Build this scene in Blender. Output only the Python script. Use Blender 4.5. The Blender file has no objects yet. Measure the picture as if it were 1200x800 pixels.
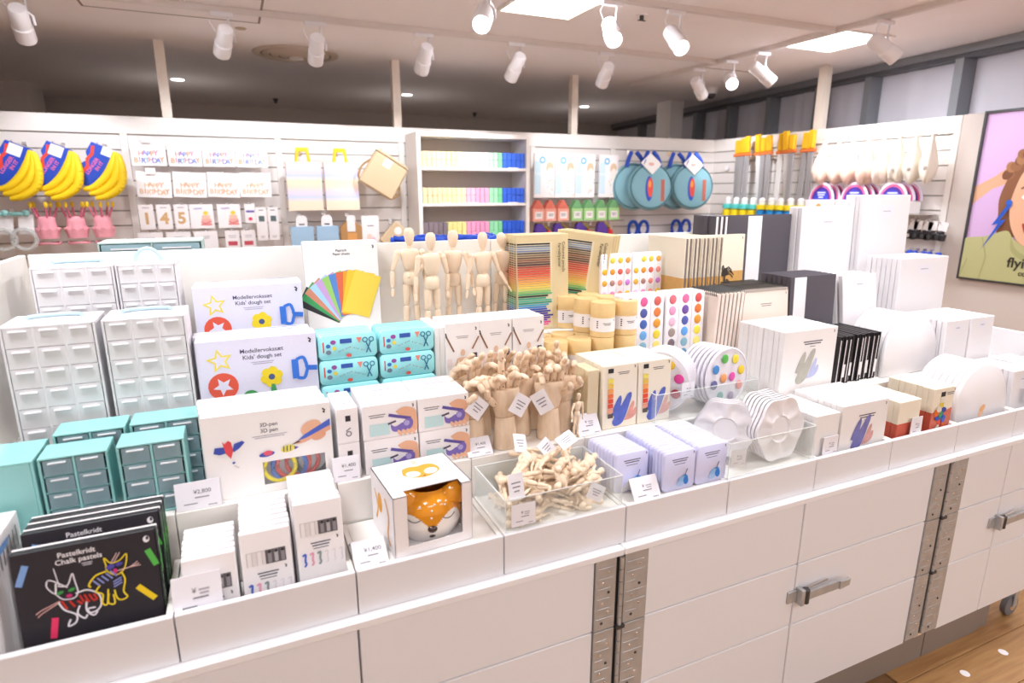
import bpy, bmesh, math, random
from math import sin, cos, pi, radians as rad
from mathutils import Vector, Matrix, Euler

# ------------------------------------------------------------------ camera, world, lights, exposure
SC = bpy.context.scene
COL = SC.collection
cam_d = bpy.data.cameras.new('camera'); cam = bpy.data.objects.new('camera', cam_d); COL.objects.link(cam)
cam.location = (0, 0, 1.5)
cam.rotation_euler = (rad(90 - 13.96), 0, rad(-24.1))
cam_d.sensor_width = 36; cam_d.lens = 21.48
cam_d.dof.use_dof = True; cam_d.dof.focus_distance = 1.65; cam_d.dof.aperture_fstop = 3.2
cam_d.clip_start = 0.02
SC.camera = cam
SC.view_settings.view_transform = 'Standard'; SC.view_settings.look = 'None'
SC.view_settings.gamma = 1; SC.view_settings.use_curve_mapping = False
SC.view_settings.exposure = 0.45
w = bpy.data.worlds.new('world'); SC.world = w; w.use_nodes = True
w.node_tree.nodes['Background'].inputs[0].default_value = (1, .93, .9, 1)
w.node_tree.nodes['Background'].inputs[1].default_value = 0.1
PANEL_W = 13.0       # each square ceiling panel
SPOT_W = 27.0        # each track spotlight
HALL_FILL_W = 16.0        # each unseen fill lamp added in the hall behind the camera
def area(name, loc, sx, sy, watts, col=(.94, .99, 1.06), rot=(0, 0, 0)):
    d = bpy.data.lights.new(name, 'AREA'); d.shape = 'RECTANGLE'; d.size = sx; d.size_y = sy; d.energy = watts; d.color = col
    o = bpy.data.objects.new(name, d); COL.objects.link(o); o.location = loc; o.rotation_euler = rot
    return o
CEIL = 2.47
PANELS = [(x, y) for x in (-.42, 1.675, 3.81) for y in (3.19, 1.05, -1.1)]
for px, py in PANELS:
    area('panel_light', (px, py, CEIL - .02), .43, .47, PANEL_W)
for px in (-2.6, 0.2, 3.0):
    area('hall_fill', (px, -2.6, CEIL - .03), 1.2, .6, HALL_FILL_W)

# ------------------------------------------------------------------ materials
MATS = {}
def mat(name, col, rough=.5, metal=0, bump=.0, scale=60, var=.0, emit=0, trans=0, alpha=1, coat=0):
    key = name
    if key in MATS: return MATS[key]
    m = bpy.data.materials.new(name); m.use_nodes = True
    nt = m.node_tree; b = nt.nodes['Principled BSDF']
    b.inputs['Base Color'].default_value = (*col, 1); b.inputs['Roughness'].default_value = rough; b.inputs['Metallic'].default_value = metal
    if trans: b.inputs['Transmission Weight'].default_value = trans
    if alpha < 1: b.inputs['Alpha'].default_value = alpha
    if coat: b.inputs['Coat Weight'].default_value = coat
    if emit: b.inputs['Emission Color'].default_value = (*col, 1); b.inputs['Emission Strength'].default_value = emit
    if bump or var:
        tc = nt.nodes.new('ShaderNodeTexCoord'); n = nt.nodes.new('ShaderNodeTexNoise'); n.inputs['Scale'].default_value = scale
        n.inputs['Detail'].default_value = 3
        nt.links.new(tc.outputs['Object'], n.inputs['Vector'])
        if bump:
            bp = nt.nodes.new('ShaderNodeBump'); bp.inputs['Strength'].default_value = bump; bp.inputs['Distance'].default_value = .002
            nt.links.new(n.outputs['Fac'], bp.inputs['Height']); nt.links.new(bp.outputs['Normal'], b.inputs['Normal'])
        if var:
            mx = nt.nodes.new('ShaderNodeMix'); mx.data_type = 'RGBA'
            mx.inputs['A'].default_value = (*[c * (1 - var) for c in col], 1); mx.inputs['B'].default_value = (*[min(1, c * (1 + var)) for c in col], 1)
            nt.links.new(n.outputs['Fac'], mx.inputs['Factor']); nt.links.new(mx.outputs['Result'], b.inputs['Base Color'])
    MATS[key] = m
    return m
def hexc(h):
    h = h.lstrip('#'); o = []
    for i in (0, 2, 4):
        c = int(h[i:i + 2], 16) / 255; o.append(c / 12.92 if c <= .04045 else ((c + .055) / 1.055) ** 2.4)
    return tuple(o)
def ink(h): return mat('ink_' + h, hexc(h), .55, var=.03, scale=200)
def wood_mat(name, c1, c2, scale=18, rough=.5, stretch=(1, 1, 8)):
    if name in MATS: return MATS[name]
    m = bpy.data.materials.new(name); m.use_nodes = True; nt = m.node_tree; b = nt.nodes['Principled BSDF']
    b.inputs['Roughness'].default_value = rough
    tc = nt.nodes.new('ShaderNodeTexCoord'); mp = nt.nodes.new('ShaderNodeMapping'); n = nt.nodes.new('ShaderNodeTexNoise'); cr = nt.nodes.new('ShaderNodeValToRGB')
    mp.inputs['Scale'].default_value = stretch; n.inputs['Scale'].default_value = scale; n.inputs['Detail'].default_value = 6; n.inputs['Distortion'].default_value = .6
    cr.color_ramp.elements[0].position = .3; cr.color_ramp.elements[0].color = (*c1, 1); cr.color_ramp.elements[1].position = .72; cr.color_ramp.elements[1].color = (*c2, 1)
    L = nt.links.new
    L(tc.outputs['Object'], mp.inputs['Vector']); L(mp.outputs['Vector'], n.inputs['Vector']); L(n.outputs['Fac'], cr.inputs['Fac']); L(cr.outputs['Color'], b.inputs['Base Color'])
    MATS[name] = m
    return m
def clear_mat(name, tint=(1, 1, 1), opacity=.12, rough=.05):
    if name in MATS: return MATS[name]
    m = bpy.data.materials.new(name); m.use_nodes = True; nt = m.node_tree; b = nt.nodes['Principled BSDF']
    b.inputs['Base Color'].default_value = (*tint, 1); b.inputs['Roughness'].default_value = rough
    tr = nt.nodes.new('ShaderNodeBsdfTransparent'); mx = nt.nodes.new('ShaderNodeMixShader'); lw = nt.nodes.new('ShaderNodeLayerWeight'); mr = nt.nodes.new('ShaderNodeMapRange')
    lw.inputs['Blend'].default_value = .25; mr.inputs['To Min'].default_value = opacity; mr.inputs['To Max'].default_value = min(1, opacity + .45)
    tr.inputs['Color'].default_value = (.97, .985, .98, 1)
    out = nt.nodes['Material Output']; L = nt.links.new
    L(lw.outputs['Facing'], mr.inputs['Value']); L(mr.outputs['Result'], mx.inputs['Fac']); L(tr.outputs[0], mx.inputs[1]); L(b.outputs[0], mx.inputs[2]); L(mx.outputs[0], out.inputs['Surface'])
    MATS[name] = m
    return m
LAM = mat('white_laminate', hexc('efedef'), .38, bump=.02, scale=90)
LAMIN = mat('tray_inside_white', hexc('efeae4'), .45, bump=.02, scale=90)
FRONT = mat('cream_front_laminate', hexc('e8e6e9'), .42, bump=.02, scale=80)
KICK = mat('grey_brown_kick', hexc('8a7d74'), .6, bump=.1, scale=120)
PAINT = mat('white_wall_paint', hexc('f2ebe6'), .6, bump=.04, scale=150)
CEILM = mat('ceiling_paint', hexc('f6efef'), .8, bump=.03, scale=120)
WALLB = mat('beige_wall_paint', hexc('d3c8c1'), .7, bump=.03, scale=120)
STEEL = mat('galvanised_steel', (.50, .50, .51), .42, metal=.55, bump=.15, scale=40, var=.2)
CHROME = mat('chrome', (.8, .8, .8), .2, metal=1, bump=.01)
DKST = mat('dark_steel', (.08, .08, .085), .45, metal=.6, bump=.05)
PAPER = mat('white_card', hexc('f6f1f2'), .5, bump=.02, scale=120)
PAPERW = mat('warm_white_card', hexc('f5f1f0'), .5, bump=.02, scale=120)
CREAM = mat('cream_board', hexc('f4ead6'), .55, bump=.03, scale=120)
KRAFT = mat('kraft_card', hexc('eccb90'), .65, bump=.05, scale=160, var=.05)
KRAFTL = mat('pale_kraft_card', hexc('e3d3b0'), .65, bump=.05, scale=160, var=.04)
BLACKC = mat('black_card', hexc('2a2629'), .45, bump=.03)
GREYC = mat('charcoal_cover', hexc('57525a'), .5, bump=.06, scale=300)
TEAL = mat('teal_plastic', hexc('96d2d0'), .4, bump=.01)
TEALD = mat('teal_drawer_plastic', hexc('8ca8b0'), .25, bump=.01, alpha=.92)
TURQ = mat('turquoise_tin', hexc('9be3e8'), .35, bump=.01)
LAV = mat('lavender_tin', hexc('d6d6f4'), .35, bump=.01)
WPLA = mat('white_plastic', hexc('f5f1f4'), .3, bump=.01)
WOODM = wood_mat('light_mannequin_wood', hexc('f0d6b8'), hexc('f6e2ca'), 22, .5, (6, 6, 1))
WOODH = wood_mat('hand_mannequin_wood', hexc('e6c8aa'), hexc('efd8bd'), 22, .5, (6, 6, 1))
ACR = clear_mat('clear_acrylic', (1, 1, 1), .05)
CLEARP = clear_mat('clear_drawer_plastic', hexc('faf8fa'), .72, .25)
WRAP = clear_mat('clear_window_film', (1, 1, 1), .05)
CANVAS = mat('primed_canvas', hexc('ebe7e9'), .7, bump=.15, scale=400)

# ------------------------------------------------------------------ mesh builder
class MB:
    def __init__(s): s.v = []; s.f = []; s.m = []; s.mats = []
    def mi(s, m):
        if m not in s.mats: s.mats.append(m)
        return s.mats.index(m)
    def add(s, vs, fs, m, xf=None):
        b = len(s.v); k = s.mi(m)
        s.v += [tuple(xf @ Vector(v)) if xf else tuple(v) for v in vs]
        s.f += [tuple(i + b for i in f) for f in fs]; s.m += [k] * len(fs)
        return s
    def box(s, x0, x1, y0, y1, z0, z1, m, xf=None):
        return s.add([(x0, y0, z0), (x1, y0, z0), (x1, y1, z0), (x0, y1, z0), (x0, y0, z1), (x1, y0, z1), (x1, y1, z1), (x0, y1, z1)],
                     [(0, 3, 2, 1), (4, 5, 6, 7), (0, 1, 5, 4), (1, 2, 6, 5), (2, 3, 7, 6), (3, 0, 4, 7)], m, xf)
    def prism(s, pts, y0, y1, m, xf=None):          # outline in x,z (counter-clockwise seen from -y) pushed along y
        n = len(pts); vs = [(x, y0, z) for x, z in pts] + [(x, y1, z) for x, z in pts]
        fs = [tuple(range(n)), tuple(range(2 * n - 1, n - 1, -1))] + [((i + 1) % n, i, i + n, (i + 1) % n + n) for i in range(n)]
        return s.add(vs, fs, m, xf)
    def lathe(s, prof, n, m, xf=None, capb=True, capt=True):
        vs = []; fs = []
        for r, z in prof:
            for i in range(n): vs.append((r * cos(2 * pi * i / n), r * sin(2 * pi * i / n), z))
        for k in range(len(prof) - 1):
            for i in range(n):
                a = k * n + i; b = k * n + (i + 1) % n
                fs.append((a, b, b + n, a + n))
        if capb: fs.append(tuple(range(n - 1, -1, -1)))
        if capt: fs.append(tuple(range((len(prof) - 1) * n, len(prof) * n)))
        return s.add(vs, fs, m, xf)
    def cyl(s, p0, p1, r0, r1=None, n=12, m=None):
        p0 = Vector(p0); p1 = Vector(p1); d = p1 - p0
        q = d.to_track_quat('Z', 'Y').to_matrix().to_4x4(); q.translation = p0
        return s.lathe([(r0, 0), (r1 if r1 is not None else r0, d.length)], n, m, q)
    def tube(s, path, r, n=8, m=None, closed=False):
        P = [Vector(p) for p in path]; N = len(P); vs = []; fs = []
        up = Vector((0, 0, 1))
        for i, p in enumerate(P):
            a = P[(i - 1) % N] if closed or i > 0 else p; b = P[(i + 1) % N] if closed or i < N - 1 else p
            t = (b - a).normalized(); sd = t.cross(up)
            if sd.length < .05: sd = t.cross(Vector((0, 1, 0)))
            sd.normalize(); u2 = sd.cross(t).normalized()
            for k in range(n): vs.append(p + (sd * cos(2 * pi * k / n) + u2 * sin(2 * pi * k / n)) * r)
        for i in range(N if closed else N - 1):
            for k in range(n):
                a = i * n + k; b = i * n + (k + 1) % n; c = ((i + 1) % N) * n
                fs.append((a, b, c + (k + 1) % n, c + k))
        if not closed: fs += [tuple(range(n - 1, -1, -1)), tuple(range((N - 1) * n, N * n))]
        return s.add(vs, fs, m)
    def ball(s, c, rx, ry, rz, m, n=14, k=9):
        pr = [(max(.001, sin(pi * i / k)), -cos(pi * i / k)) for i in range(k + 1)]
        return s.lathe(pr, n, m, Matrix.Translation(c) @ Matrix.Diagonal((rx, ry, rz, 1)))
    def mesh(s, name='mesh', bevel=0, smooth=0, seg=1):
        me = bpy.data.meshes.new(name); me.from_pydata([tuple(v) for v in s.v], [], s.f)
        for m in s.mats: me.materials.append(m)
        me.polygons.foreach_set('material_index', s.m)
        if bevel:
            bm = bmesh.new(); bm.from_mesh(me)
            es = [e for e in bm.edges if len(e.link_faces) == 2 and e.calc_face_angle(0) > .6]
            bmesh.ops.bevel(bm, geom=es, offset=bevel, segments=seg, affect='EDGES', profile=.5, material=-1, clamp_overlap=True)
            bm.to_mesh(me); bm.free()
        if smooth:
            me.polygons.foreach_set('use_smooth', [True] * len(me.polygons)); me.set_sharp_from_angle(angle=rad(smooth))
        me.update()
        return me

def obj(name, me, parent=None, loc=(0, 0, 0), rot=(0, 0, 0), label=None, cat=None, group=None, kind=None, scale=None):
    o = bpy.data.objects.new(name, me); COL.objects.link(o)
    o.location = loc; o.rotation_euler = rot
    if scale: o.scale = scale
    if parent: o.parent = parent
    if label: o['label'] = label
    if cat: o['category'] = cat
    if group: o['group'] = group
    if kind: o['kind'] = kind
    return o
def thing(name, label, cat, loc=(0, 0, 0), rot=(0, 0, 0), group=None):
    return obj(name, None, None, loc, rot, label, cat, group)
def struct(name, me, parent=None, loc=(0, 0, 0), rot=(0, 0, 0)):
    return obj(name, me, parent, loc, rot, kind=None if parent else 'structure')
def bx(x0, x1, y0, y1, z0, z1, m, bevel=0):
    return MB().box(x0, x1, y0, y1, z0, z1, m).mesh('box', bevel)
ORD = ['front', 'second', 'third', 'fourth', 'fifth', 'sixth', 'seventh', 'eighth', 'ninth', 'tenth', 'eleventh', 'twelfth', 'thirteenth', 'fourteenth', 'fifteenth', 'sixteenth']
def nth(i, n): return 'rearmost' if i == n - 1 and n > 2 else ORD[i]

# ------------------------------------------------------------------ flat print: shapes drawn on the plane y = 0 facing -y
TXT = {}
def text_geo(s, bold=0.0):
    if (s, bold) in TXT: return TXT[(s, bold)]
    cu = bpy.data.curves.new('lettering', 'FONT'); cu.body = s; cu.size = 1; cu.align_x = 'CENTER'; cu.align_y = 'CENTER'; cu.offset = bold; cu.resolution_u = 3
    o = bpy.data.objects.new('lettering', cu)
    me = o.to_mesh()
    g = ([tuple(v.co) for v in me.vertices], [tuple(p.vertices) for p in me.polygons])
    o.to_mesh_clear(); bpy.data.objects.remove(o); bpy.data.curves.remove(cu)
    TXT[(s, bold)] = g
    return g
class Print:
    def __init__(s, lift=.0004): s.b = MB(); s.y = -lift; s.st = .00012
    def nxt(s): s.y -= s.st
    def poly(s, pts, c):
        a = sum(pts[i - 1][0] * pts[i][1] - pts[i][0] * pts[i - 1][1] for i in range(len(pts)))
        if a < 0: pts = pts[::-1]
        s.b.add([(x, s.y, z) for x, z in pts], [tuple(range(len(pts)))], c if not isinstance(c, str) else ink(c)); s.nxt(); return s
    def rect(s, x0, x1, z0, z1, c): return s.poly([(x0, z0), (x1, z0), (x1, z1), (x0, z1)], c)
    def ell(s, x, z, rx, rz, c, rot=0, n=20):
        return s.poly([(x + rx * cos(t) * cos(rot) - rz * sin(t) * sin(rot), z + rx * cos(t) * sin(rot) + rz * sin(t) * cos(rot)) for t in [2 * pi * i / n for i in range(n)]], c)
    def ring(s, x, z, R, r, c, n=24):
        vs = []; fs = []
        for i in range(n):
            t = 2 * pi * i / n; vs += [(x + R * cos(t), s.y, z + R * sin(t)), (x + r * cos(t), s.y, z + r * sin(t))]
        for i in range(n): a = 2 * i; b = 2 * ((i + 1) % n); fs.append((a, b, b + 1, a + 1))
        s.b.add(vs, fs, ink(c)); s.nxt(); return s
    def star(s, x, z, R, r, c, k=5, rot=.3):
        return s.poly([(x + (R if i % 2 == 0 else r) * cos(pi / 2 + rot + pi * i / k), z + (R if i % 2 == 0 else r) * sin(pi / 2 + rot + pi * i / k)) for i in range(2 * k)], c)
    def line(s, pts, w, c):
        P = [Vector((p[0], p[1])) for p in pts]; L = []; R = []
        for i, p in enumerate(P):
            d = (P[min(i + 1, len(P) - 1)] - P[max(i - 1, 0)]).normalized(); nrm = Vector((-d.y, d.x)) * w / 2
            L.append(p + nrm); R.append(p - nrm)
        n = len(P); vs = [(q.x, s.y, q.y) for q in L] + [(q.x, s.y, q.y) for q in R]
        s.b.add(vs, [(i + n, i + n + 1, i + 1, i) for i in range(n - 1)], ink(c)); s.nxt(); return s
    def text(s, t, x, z, size, c, bold=.012, rot=0):
        v, f = text_geo(t, bold); ca, sa = cos(rot) * size, sin(rot) * size
        s.b.add([(x + a[0] * ca - a[1] * sa, s.y, z + a[0] * sa + a[1] * ca) for a in v], f, ink(c)); s.nxt(); return s
    def bars(s, x, z, w_, n=2, h=.0025, gap=.006, c='55505a'):
        for i in range(n): k = (1, .85, .6, .9)[i % 4]; s.rect(x - w_ * k / 2, x + w_ * k / 2, z - i * gap - h / 2, z - i * gap + h / 2, c)
        return s
    def mark(s, x, z, h, c='1c1a1e'):                # little hooked corner mark
        return s.line([(x - h * .25, z + h * .42), (x - h * .05, z + h * .25), (x + h * .18, z + h * .1), (x + h * .05, z - h * .2), (x - h * .15, z - h * .15), (x + h * .12, z - h * .5)], h * .28, c)
    def obj(s, parent, name='printed_front', loc=(0, 0, 0), rot=(0, 0, 0)):
        if not hasattr(s, 'me'): s.me = s.b.mesh('print')
        return obj(name, s.me, parent, loc, rot)
def smooth_path(pts, k=5):
    out = []; n = len(pts)
    for i in range(n - 1):
        p0, p1, p2, p3 = (Vector(pts[max(0, i - 1)]), Vector(pts[i]), Vector(pts[i + 1]), Vector(pts[min(n - 1, i + 2)]))
        for j in range(k):
            t = j / k; out.append(tuple(.5 * ((2 * p1) + (p2 - p0) * t + (2 * p0 - 5 * p1 + 4 * p2 - p3) * t * t + (3 * p1 - p0 - 3 * p2 + p3) * t ** 3)))
    out.append(tuple(pts[-1]))
    return out
def carton_me(w_, h, d, m, bev=.0012): return MB().box(-w_ / 2, w_ / 2, 0, d, 0, h, m).mesh('carton', bev)

# ================================================================== SETTING
FL = wood_mat('oak_floor', hexc('996f45'), hexc('b48a58'), 5, .38, (1, 14, 14))
FLB = mat('floor_subbase', hexc('7d5a38'), .8, bump=.05)
fl = struct('floor', bx(-6.5, 8, -4.5, 9, -.05, -.006, FLB))
rnd = random.Random(4)
k = 0
for i in range(10):                                   # planks near the visible strip, staggered
    y0 = -.2 + i * .145
    x0 = 1.2 + rnd.uniform(0, .6)
    for j in range(3):
        L = rnd.uniform(.9, 1.3)
        obj('plank', MB().box(0, L - .002, 0, .143, -.006, 0, FL).mesh('plank', .001), fl, (x0, y0, 0)); x0 += L
fm = MB(); fm.box(-6.5, 1.19, -4.5, 9, -.006, -.0005, FL); fm.box(1.19, 8, 1.26, 9, -.006, -.0005, FL); fm.box(1.19, 8, -4.5, -.21, -.006, -.0005, FL); fm.box(5.4, 8, -.21, 1.26, -.006, -.0005, FL)
obj('floor_surface', fm.mesh('floor_surface'), fl)
for i, (x, y) in enumerate([(1.935, .918), (2.05 + .022, .955), (2.21, .916 - .02)][:2]):
    pass
for (x, y, l) in [(1.99, .905, 'small white floor dot nearest the counter corner'), (2.205, .91, 'small white floor dot out by the hinge column')]:
    obj('floor_sticker', MB().lathe([(.014, 0), (.014, .0008)], 20, WPLA).mesh('sticker'), None, (x, y, .0003), label=l, cat='sticker')
ceil = struct('ceiling', bx(-6.5, 8, -4.5, 9, CEIL, CEIL + .08, CEILM))
struct('wall_far', bx(-6.5, 8, 8.45, 8.55, 0, CEIL, WALLB))
struct('wall_behind', bx(-6.5, 8, -4.55, -4.45, 0, CEIL, PAINT))
struct('wall_left', bx(-6.55, -6.45, -4.5, 8.5, 0, CEIL, PAINT))
struct('pillar_far', bx(-2.6, -1.62, 7.3, 7.9, 0, CEIL, WALLB))
struct('pillar_corner', bx(4.62, 4.80, 5.95, 6.2, 0, CEIL, PAINT))
# ceiling furniture
for i, (px, py) in enumerate(PANELS):
    nm = ['pale square ceiling light near the walls', 'square'][0]
    lab = {(1.675, 3.19): 'lit square ceiling panel behind the front spotlights', (3.81, 3.19): 'lit square ceiling panel beside the side wall'}.get((px, py))
    t = thing('ceiling_panel_light', lab or 'lit square ceiling panel, %s row over the hall' % ('outer' if py < 0 else 'inner'), 'ceiling light', (px, py, CEIL), group=None if lab else 'ceiling panels out over the hall')
    mb = MB()
    for a in ((-.235, .235, -.255, -.235), (-.235, .235, .235, .255), (-.235, -.215, -.235, .235), (.215, .235, -.235, .235)): mb.box(*a, -.012, 0, PAINT)
    obj('frame', mb.mesh('frame'), t)
    obj('diffuser', bx(-.215, .215, -.235, .235, -.008, -.003, mat('lit_diffuser', (1, .97, .95), .4, emit=6)), t)
def slab_thing(name, me, loc, label, cat, rot=(0, 0, 0), group=None): return obj(name, me, None, loc, rot, label, cat, group)
# tracks
TR = mat('white_track', hexc('e9dfda'), .4, bump=.01)
def track(x0, y0, x1, y1, label):
    d = Vector((x1 - x0, y1 - y0, 0)); mb = MB(); n = d.length
    mb.box(0, n, -.017, -.006, -.03, 0, TR); mb.box(0, n, .006, .017, -.03, 0, TR); mb.box(0, n, -.006, .006, -.012, 0, DKST)
    obj('light_track', mb.mesh('track'), None, (x0, y0, CEIL), (0, 0, math.atan2(d.y, d.x)), label, 'light track')
track(-2.6, 4.0, 3.50, 4.0, 'long white ceiling track along the back wall')
track(3.525, -1.0, 3.525, 5.15, 'white ceiling track running beside the side wall')
track(-2.6, 2.96, 3.50, 2.96, 'white ceiling track nearer the counter')
def spot(x, y, aim, label, tilt_len=.19, power=1.0):
    t = thing('track_spotlight', label, 'spotlight', (x, y, CEIL - .03), group='track spotlights')
    obj('track_adapter', bx(-.06, .06, -.014, .014, -.022, 0, WPLA, .003), t)
    d = Vector(aim) - Vector((x, y, CEIL - .17)); d.normalize()
    c = Vector((0, 0, -.14))
    obj('arm', MB().tube([(.03, 0, -.02), (.03, 0, -.09), (.055, 0, -.11), (.055, 0, -.15)], .0075, 8, WPLA).mesh('arm', smooth=40), t)
    obj('cable', MB().tube([(-.05, 0, -.02), (-.065, .01, -.05), (-.04, .01, -.1)], .0025, 5, WPLA).mesh('cable', smooth=40), t)
    q = d.to_track_quat('Z', 'Y').to_matrix().to_4x4(); q.translation = c - d * tilt_len * .45
    R = .046
    h = MB().lathe([(R * .75, 0), (R * .9, .01), (R * .9, tilt_len * .55), (R, tilt_len * .58), (R, tilt_len), (R * .9, tilt_len), (R * .85, tilt_len - .012)], 20, WPLA, q, True, False).mesh('head', smooth=35)
    ho = obj('lamp_head', h, t)
    obj('lens', MB().lathe([(R * .86, tilt_len - .014), (R * .86, tilt_len - .011)], 20, mat('lit_lens', (1, .96, .93), .3, emit=14), q).mesh('lens'), ho)
    ld = bpy.data.lights.new('spot_beam', 'SPOT'); ld.energy = SPOT_W * power; ld.spot_size = rad(62); ld.spot_blend = .7; ld.color = (.955, .99, 1.05); ld.shadow_soft_size = .035
    lo = bpy.data.objects.new('spot_beam', ld); COL.objects.link(lo)
    lo.location = Vector((x, y, CEIL - .03)) + c + d * tilt_len * .6; lo.rotation_euler = d.to_track_quat('-Z', 'Y').to_euler()
for x, aim, l in [(-.86, (-.95, 5, 1.6), 'white track spotlight above the banana gloves'), (.05, (-.15, 5, 1.7), 'white track spotlight above the party cards'),
                  (.54, (.55, 5, 1.7), 'white track spotlight in front of the round air vent'), (1.19, (1.2, 5, 1.5), 'white track spotlight above the beige bag'),
                  (1.82, (1.75, 5, 1.5), 'white track spotlight above the napkin bookcase'), (2.52, (2.8, 5, 1.7), 'white track spotlight above the hanging baby bibs')]:
    spot(x, 4.0, aim, l, power=.78)
for x, aim, l in [(1.18, (.3, 1.5, 1.1), 'glowing track spotlight left of the lit ceiling panel'), (1.89, (1.2, 1.3, 1.0), 'glowing track spotlight against the lit ceiling panel'),
                  (2.30, (2.0, 1.35, 1.0), 'glowing track spotlight below the flat ceiling plate'), (-.5, (-.15, 1.45, 1.1), 'track spotlight aimed at the clear drawer cabinets')]:
    spot(x, 2.96, aim, l, power=1.5 if 'clear drawer' in l else (.75 if 'flat ceiling' in l else 1))
for y, aim, l in [(4.2, (4.45, 4.6, 1.6), 'track spotlight at the crossing of the tracks'), (3.54, (4.45, 3.2, 1.6), 'track spotlight aimed at the cotton bags'),
                  (2.63, (4.45, 2.1, 1.5), 'track spotlight aimed at the framed poster'), (3.85, (2.1, 1.5, 1.1), 'lower tilted track spotlight beside the cream post')]:
    spot(3.525, y, aim, l, power=.45 if 'poster' in l else (.6 if 'lower tilted' in l else 1))
# ceiling details
mb = MB()
for R, r, z in ((.30, .25, -.012), (.235, .19, -.02), (.175, .13, -.028), (.115, .07, -.034)):
    mb.lathe([(r, z), (R, z * .6), (R, z * .6 + .006), (r, z + .006), (r, z)], 40, mat('vent_beige', hexc('d2c2b4'), .6), None, False, False)
mb.lathe([(.05, -.036), (.055, -.01)], 30, CEILM); mb.lathe([(.29, -.003), (.29, 0)], 40, mat('vent_shadow_grey', hexc('9c8c82'), .8))
slab_thing('air_vent', mb.mesh('vent', smooth=30), (.54, 5.1, CEIL), 'round concentric air vent in the ceiling', 'vent')
mb = MB().lathe([(.085, -.004), (.095, 0)], 30, CEILM)
slab_thing('ceiling_plate', mb.mesh('plate', smooth=30), (2.64, 3.15, CEIL), 'flat round plate on the ceiling near spotlights', 'ceiling plate')
slab_thing('sprinkler_head', MB().lathe([(.03, -.005), (.035, 0)], 16, mat('sprinkler_beige', hexc('b9a48e'), .5)).mesh('spr'), (.157, 4.47, CEIL), 'tiny beige sprinkler cover beside a track spotlight', 'sprinkler')
mb = MB(); mb.lathe([(.03, -.006), (.035, 0)], 16, CEILM); mb.lathe([(.012, -.03), (.012, -.006)], 10, DKST); mb.box(-.025, .025, -.004, .004, -.034, -.03, DKST)
slab_thing('sprinkler_head', mb.mesh('spr2'), (2.244, 3.2, CEIL), 'dark little sprinkler head in the pale ceiling', 'sprinkler')
slab_thing('sprinkler_head', MB().lathe([(.022, -.01), (.03, 0)], 16, CEILM).mesh('spr3'), (3.42, 4.63, CEIL), 'small ceiling knob beside the track end', 'sprinkler')
mb = MB(); mb.lathe([(.055, -.06), (.06, 0)], 20, WPLA); mb.ball((0, 0, -.065), .045, .045, .04, DKST)
slab_thing('dome_camera', mb.mesh('dome', smooth=40), (4.40, 5.05, CEIL), 'white security dome camera with dark lens on ceiling', 'camera')
mb = MB()
for a in ((-.45, .45, -.012, .0), (-.45, .45, .5, .512), (-.45, -.438, 0, .5), (.438, .45, 0, .5)): mb.box(*a, -.004, 0, mat('hatch_groove', hexc('8f8078'), .8))
mb.box(-.438, .438, 0, .5, -.003, 0, CEILM)
slab_thing('ceiling_hatch', mb.mesh('hatch'), (-.62 + .45 - .02, 3.78, CEIL), 'square access hatch outlined in the ceiling', 'hatch')
slab_thing('ceiling_trim_strip', bx(0, .8, -.008, .008, -.004, 0, mat('strip_grey', hexc('b7a69d'), .7)), (3.6, 4.28, CEIL), 'thin grey strip on the ceiling past the track crossing', 'strip')
for x, y, l in [(-.34, 6.69, 'lit downlight behind the post over party cards'), (1.80, 6.74, 'lit downlight behind the post beside the bookcase'), (4.0, 6.8, 'lit downlight behind the post over baby bibs')]:
    ld = bpy.data.lights.new('dim_ceiling_fill', 'POINT'); ld.energy = 2.2; ld.color = (1, .93, .88); ld.shadow_soft_size = .05; lo = bpy.data.objects.new('dim_ceiling_fill', ld); COL.objects.link(lo); lo.location = (x, y, CEIL - .55)  # weak fill lamp added well below the downlight to brighten the dim ceiling
    slab_thing('downlight', MB().lathe([(.05, -.004), (.055, 0)], 20, mat('lit_downlight', (1, .97, .94), .4, emit=5)).mesh('dl'), (x, y, CEIL), l, 'downlight')
for x, y, l in [(.55, 7.6, 'small dark sprinkler in the dim ceiling by party wall'), (3.0, 7.9, 'small dark sprinkler in the dim ceiling past bookcase')]:
    slab_thing('sprinkler_head', MB().lathe([(.012, -.05), (.03, 0)], 12, DKST).mesh('spr4'), (x, y, CEIL), l, 'sprinkler')

# glazed outer wall with white sheets, behind the side partition
ang = math.atan2(.132, 1)
gw = struct('wall_right', None, None, (4.62, 2.0, 0), (0, 0, -ang)); gw.rotation_euler = (0, 0, -ang)
MUL = mat('grey_mullion', hexc('8b8d92'), .4, metal=.3, bump=.02)
SHEET = mat('white_window_sheet', hexc('dcd9e2'), .75, bump=.3, scale=5)
def gpart(nm, x0, x1, y0, y1, z0, z1, m): return obj(nm, bx(x0, x1, y0, y1, z0, z1, m), gw)
gpart('outer_wall_panel', .14, .22, -1.2, 6.6, 0, CEIL, MUL)
gpart('top_rail', -.02, .14, -1.2, 6.6, CEIL - .055, CEIL, MUL); gpart('dark_rail', .0, .14, -1.2, 6.6, CEIL - .085, CEIL - .055, mat('dark_rail_grey', hexc('5b5b60'), .5))
ys = [.22, .93, 1.70, 2.25, 2.9, 3.55, 4.2, 4.9, 5.6]
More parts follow.
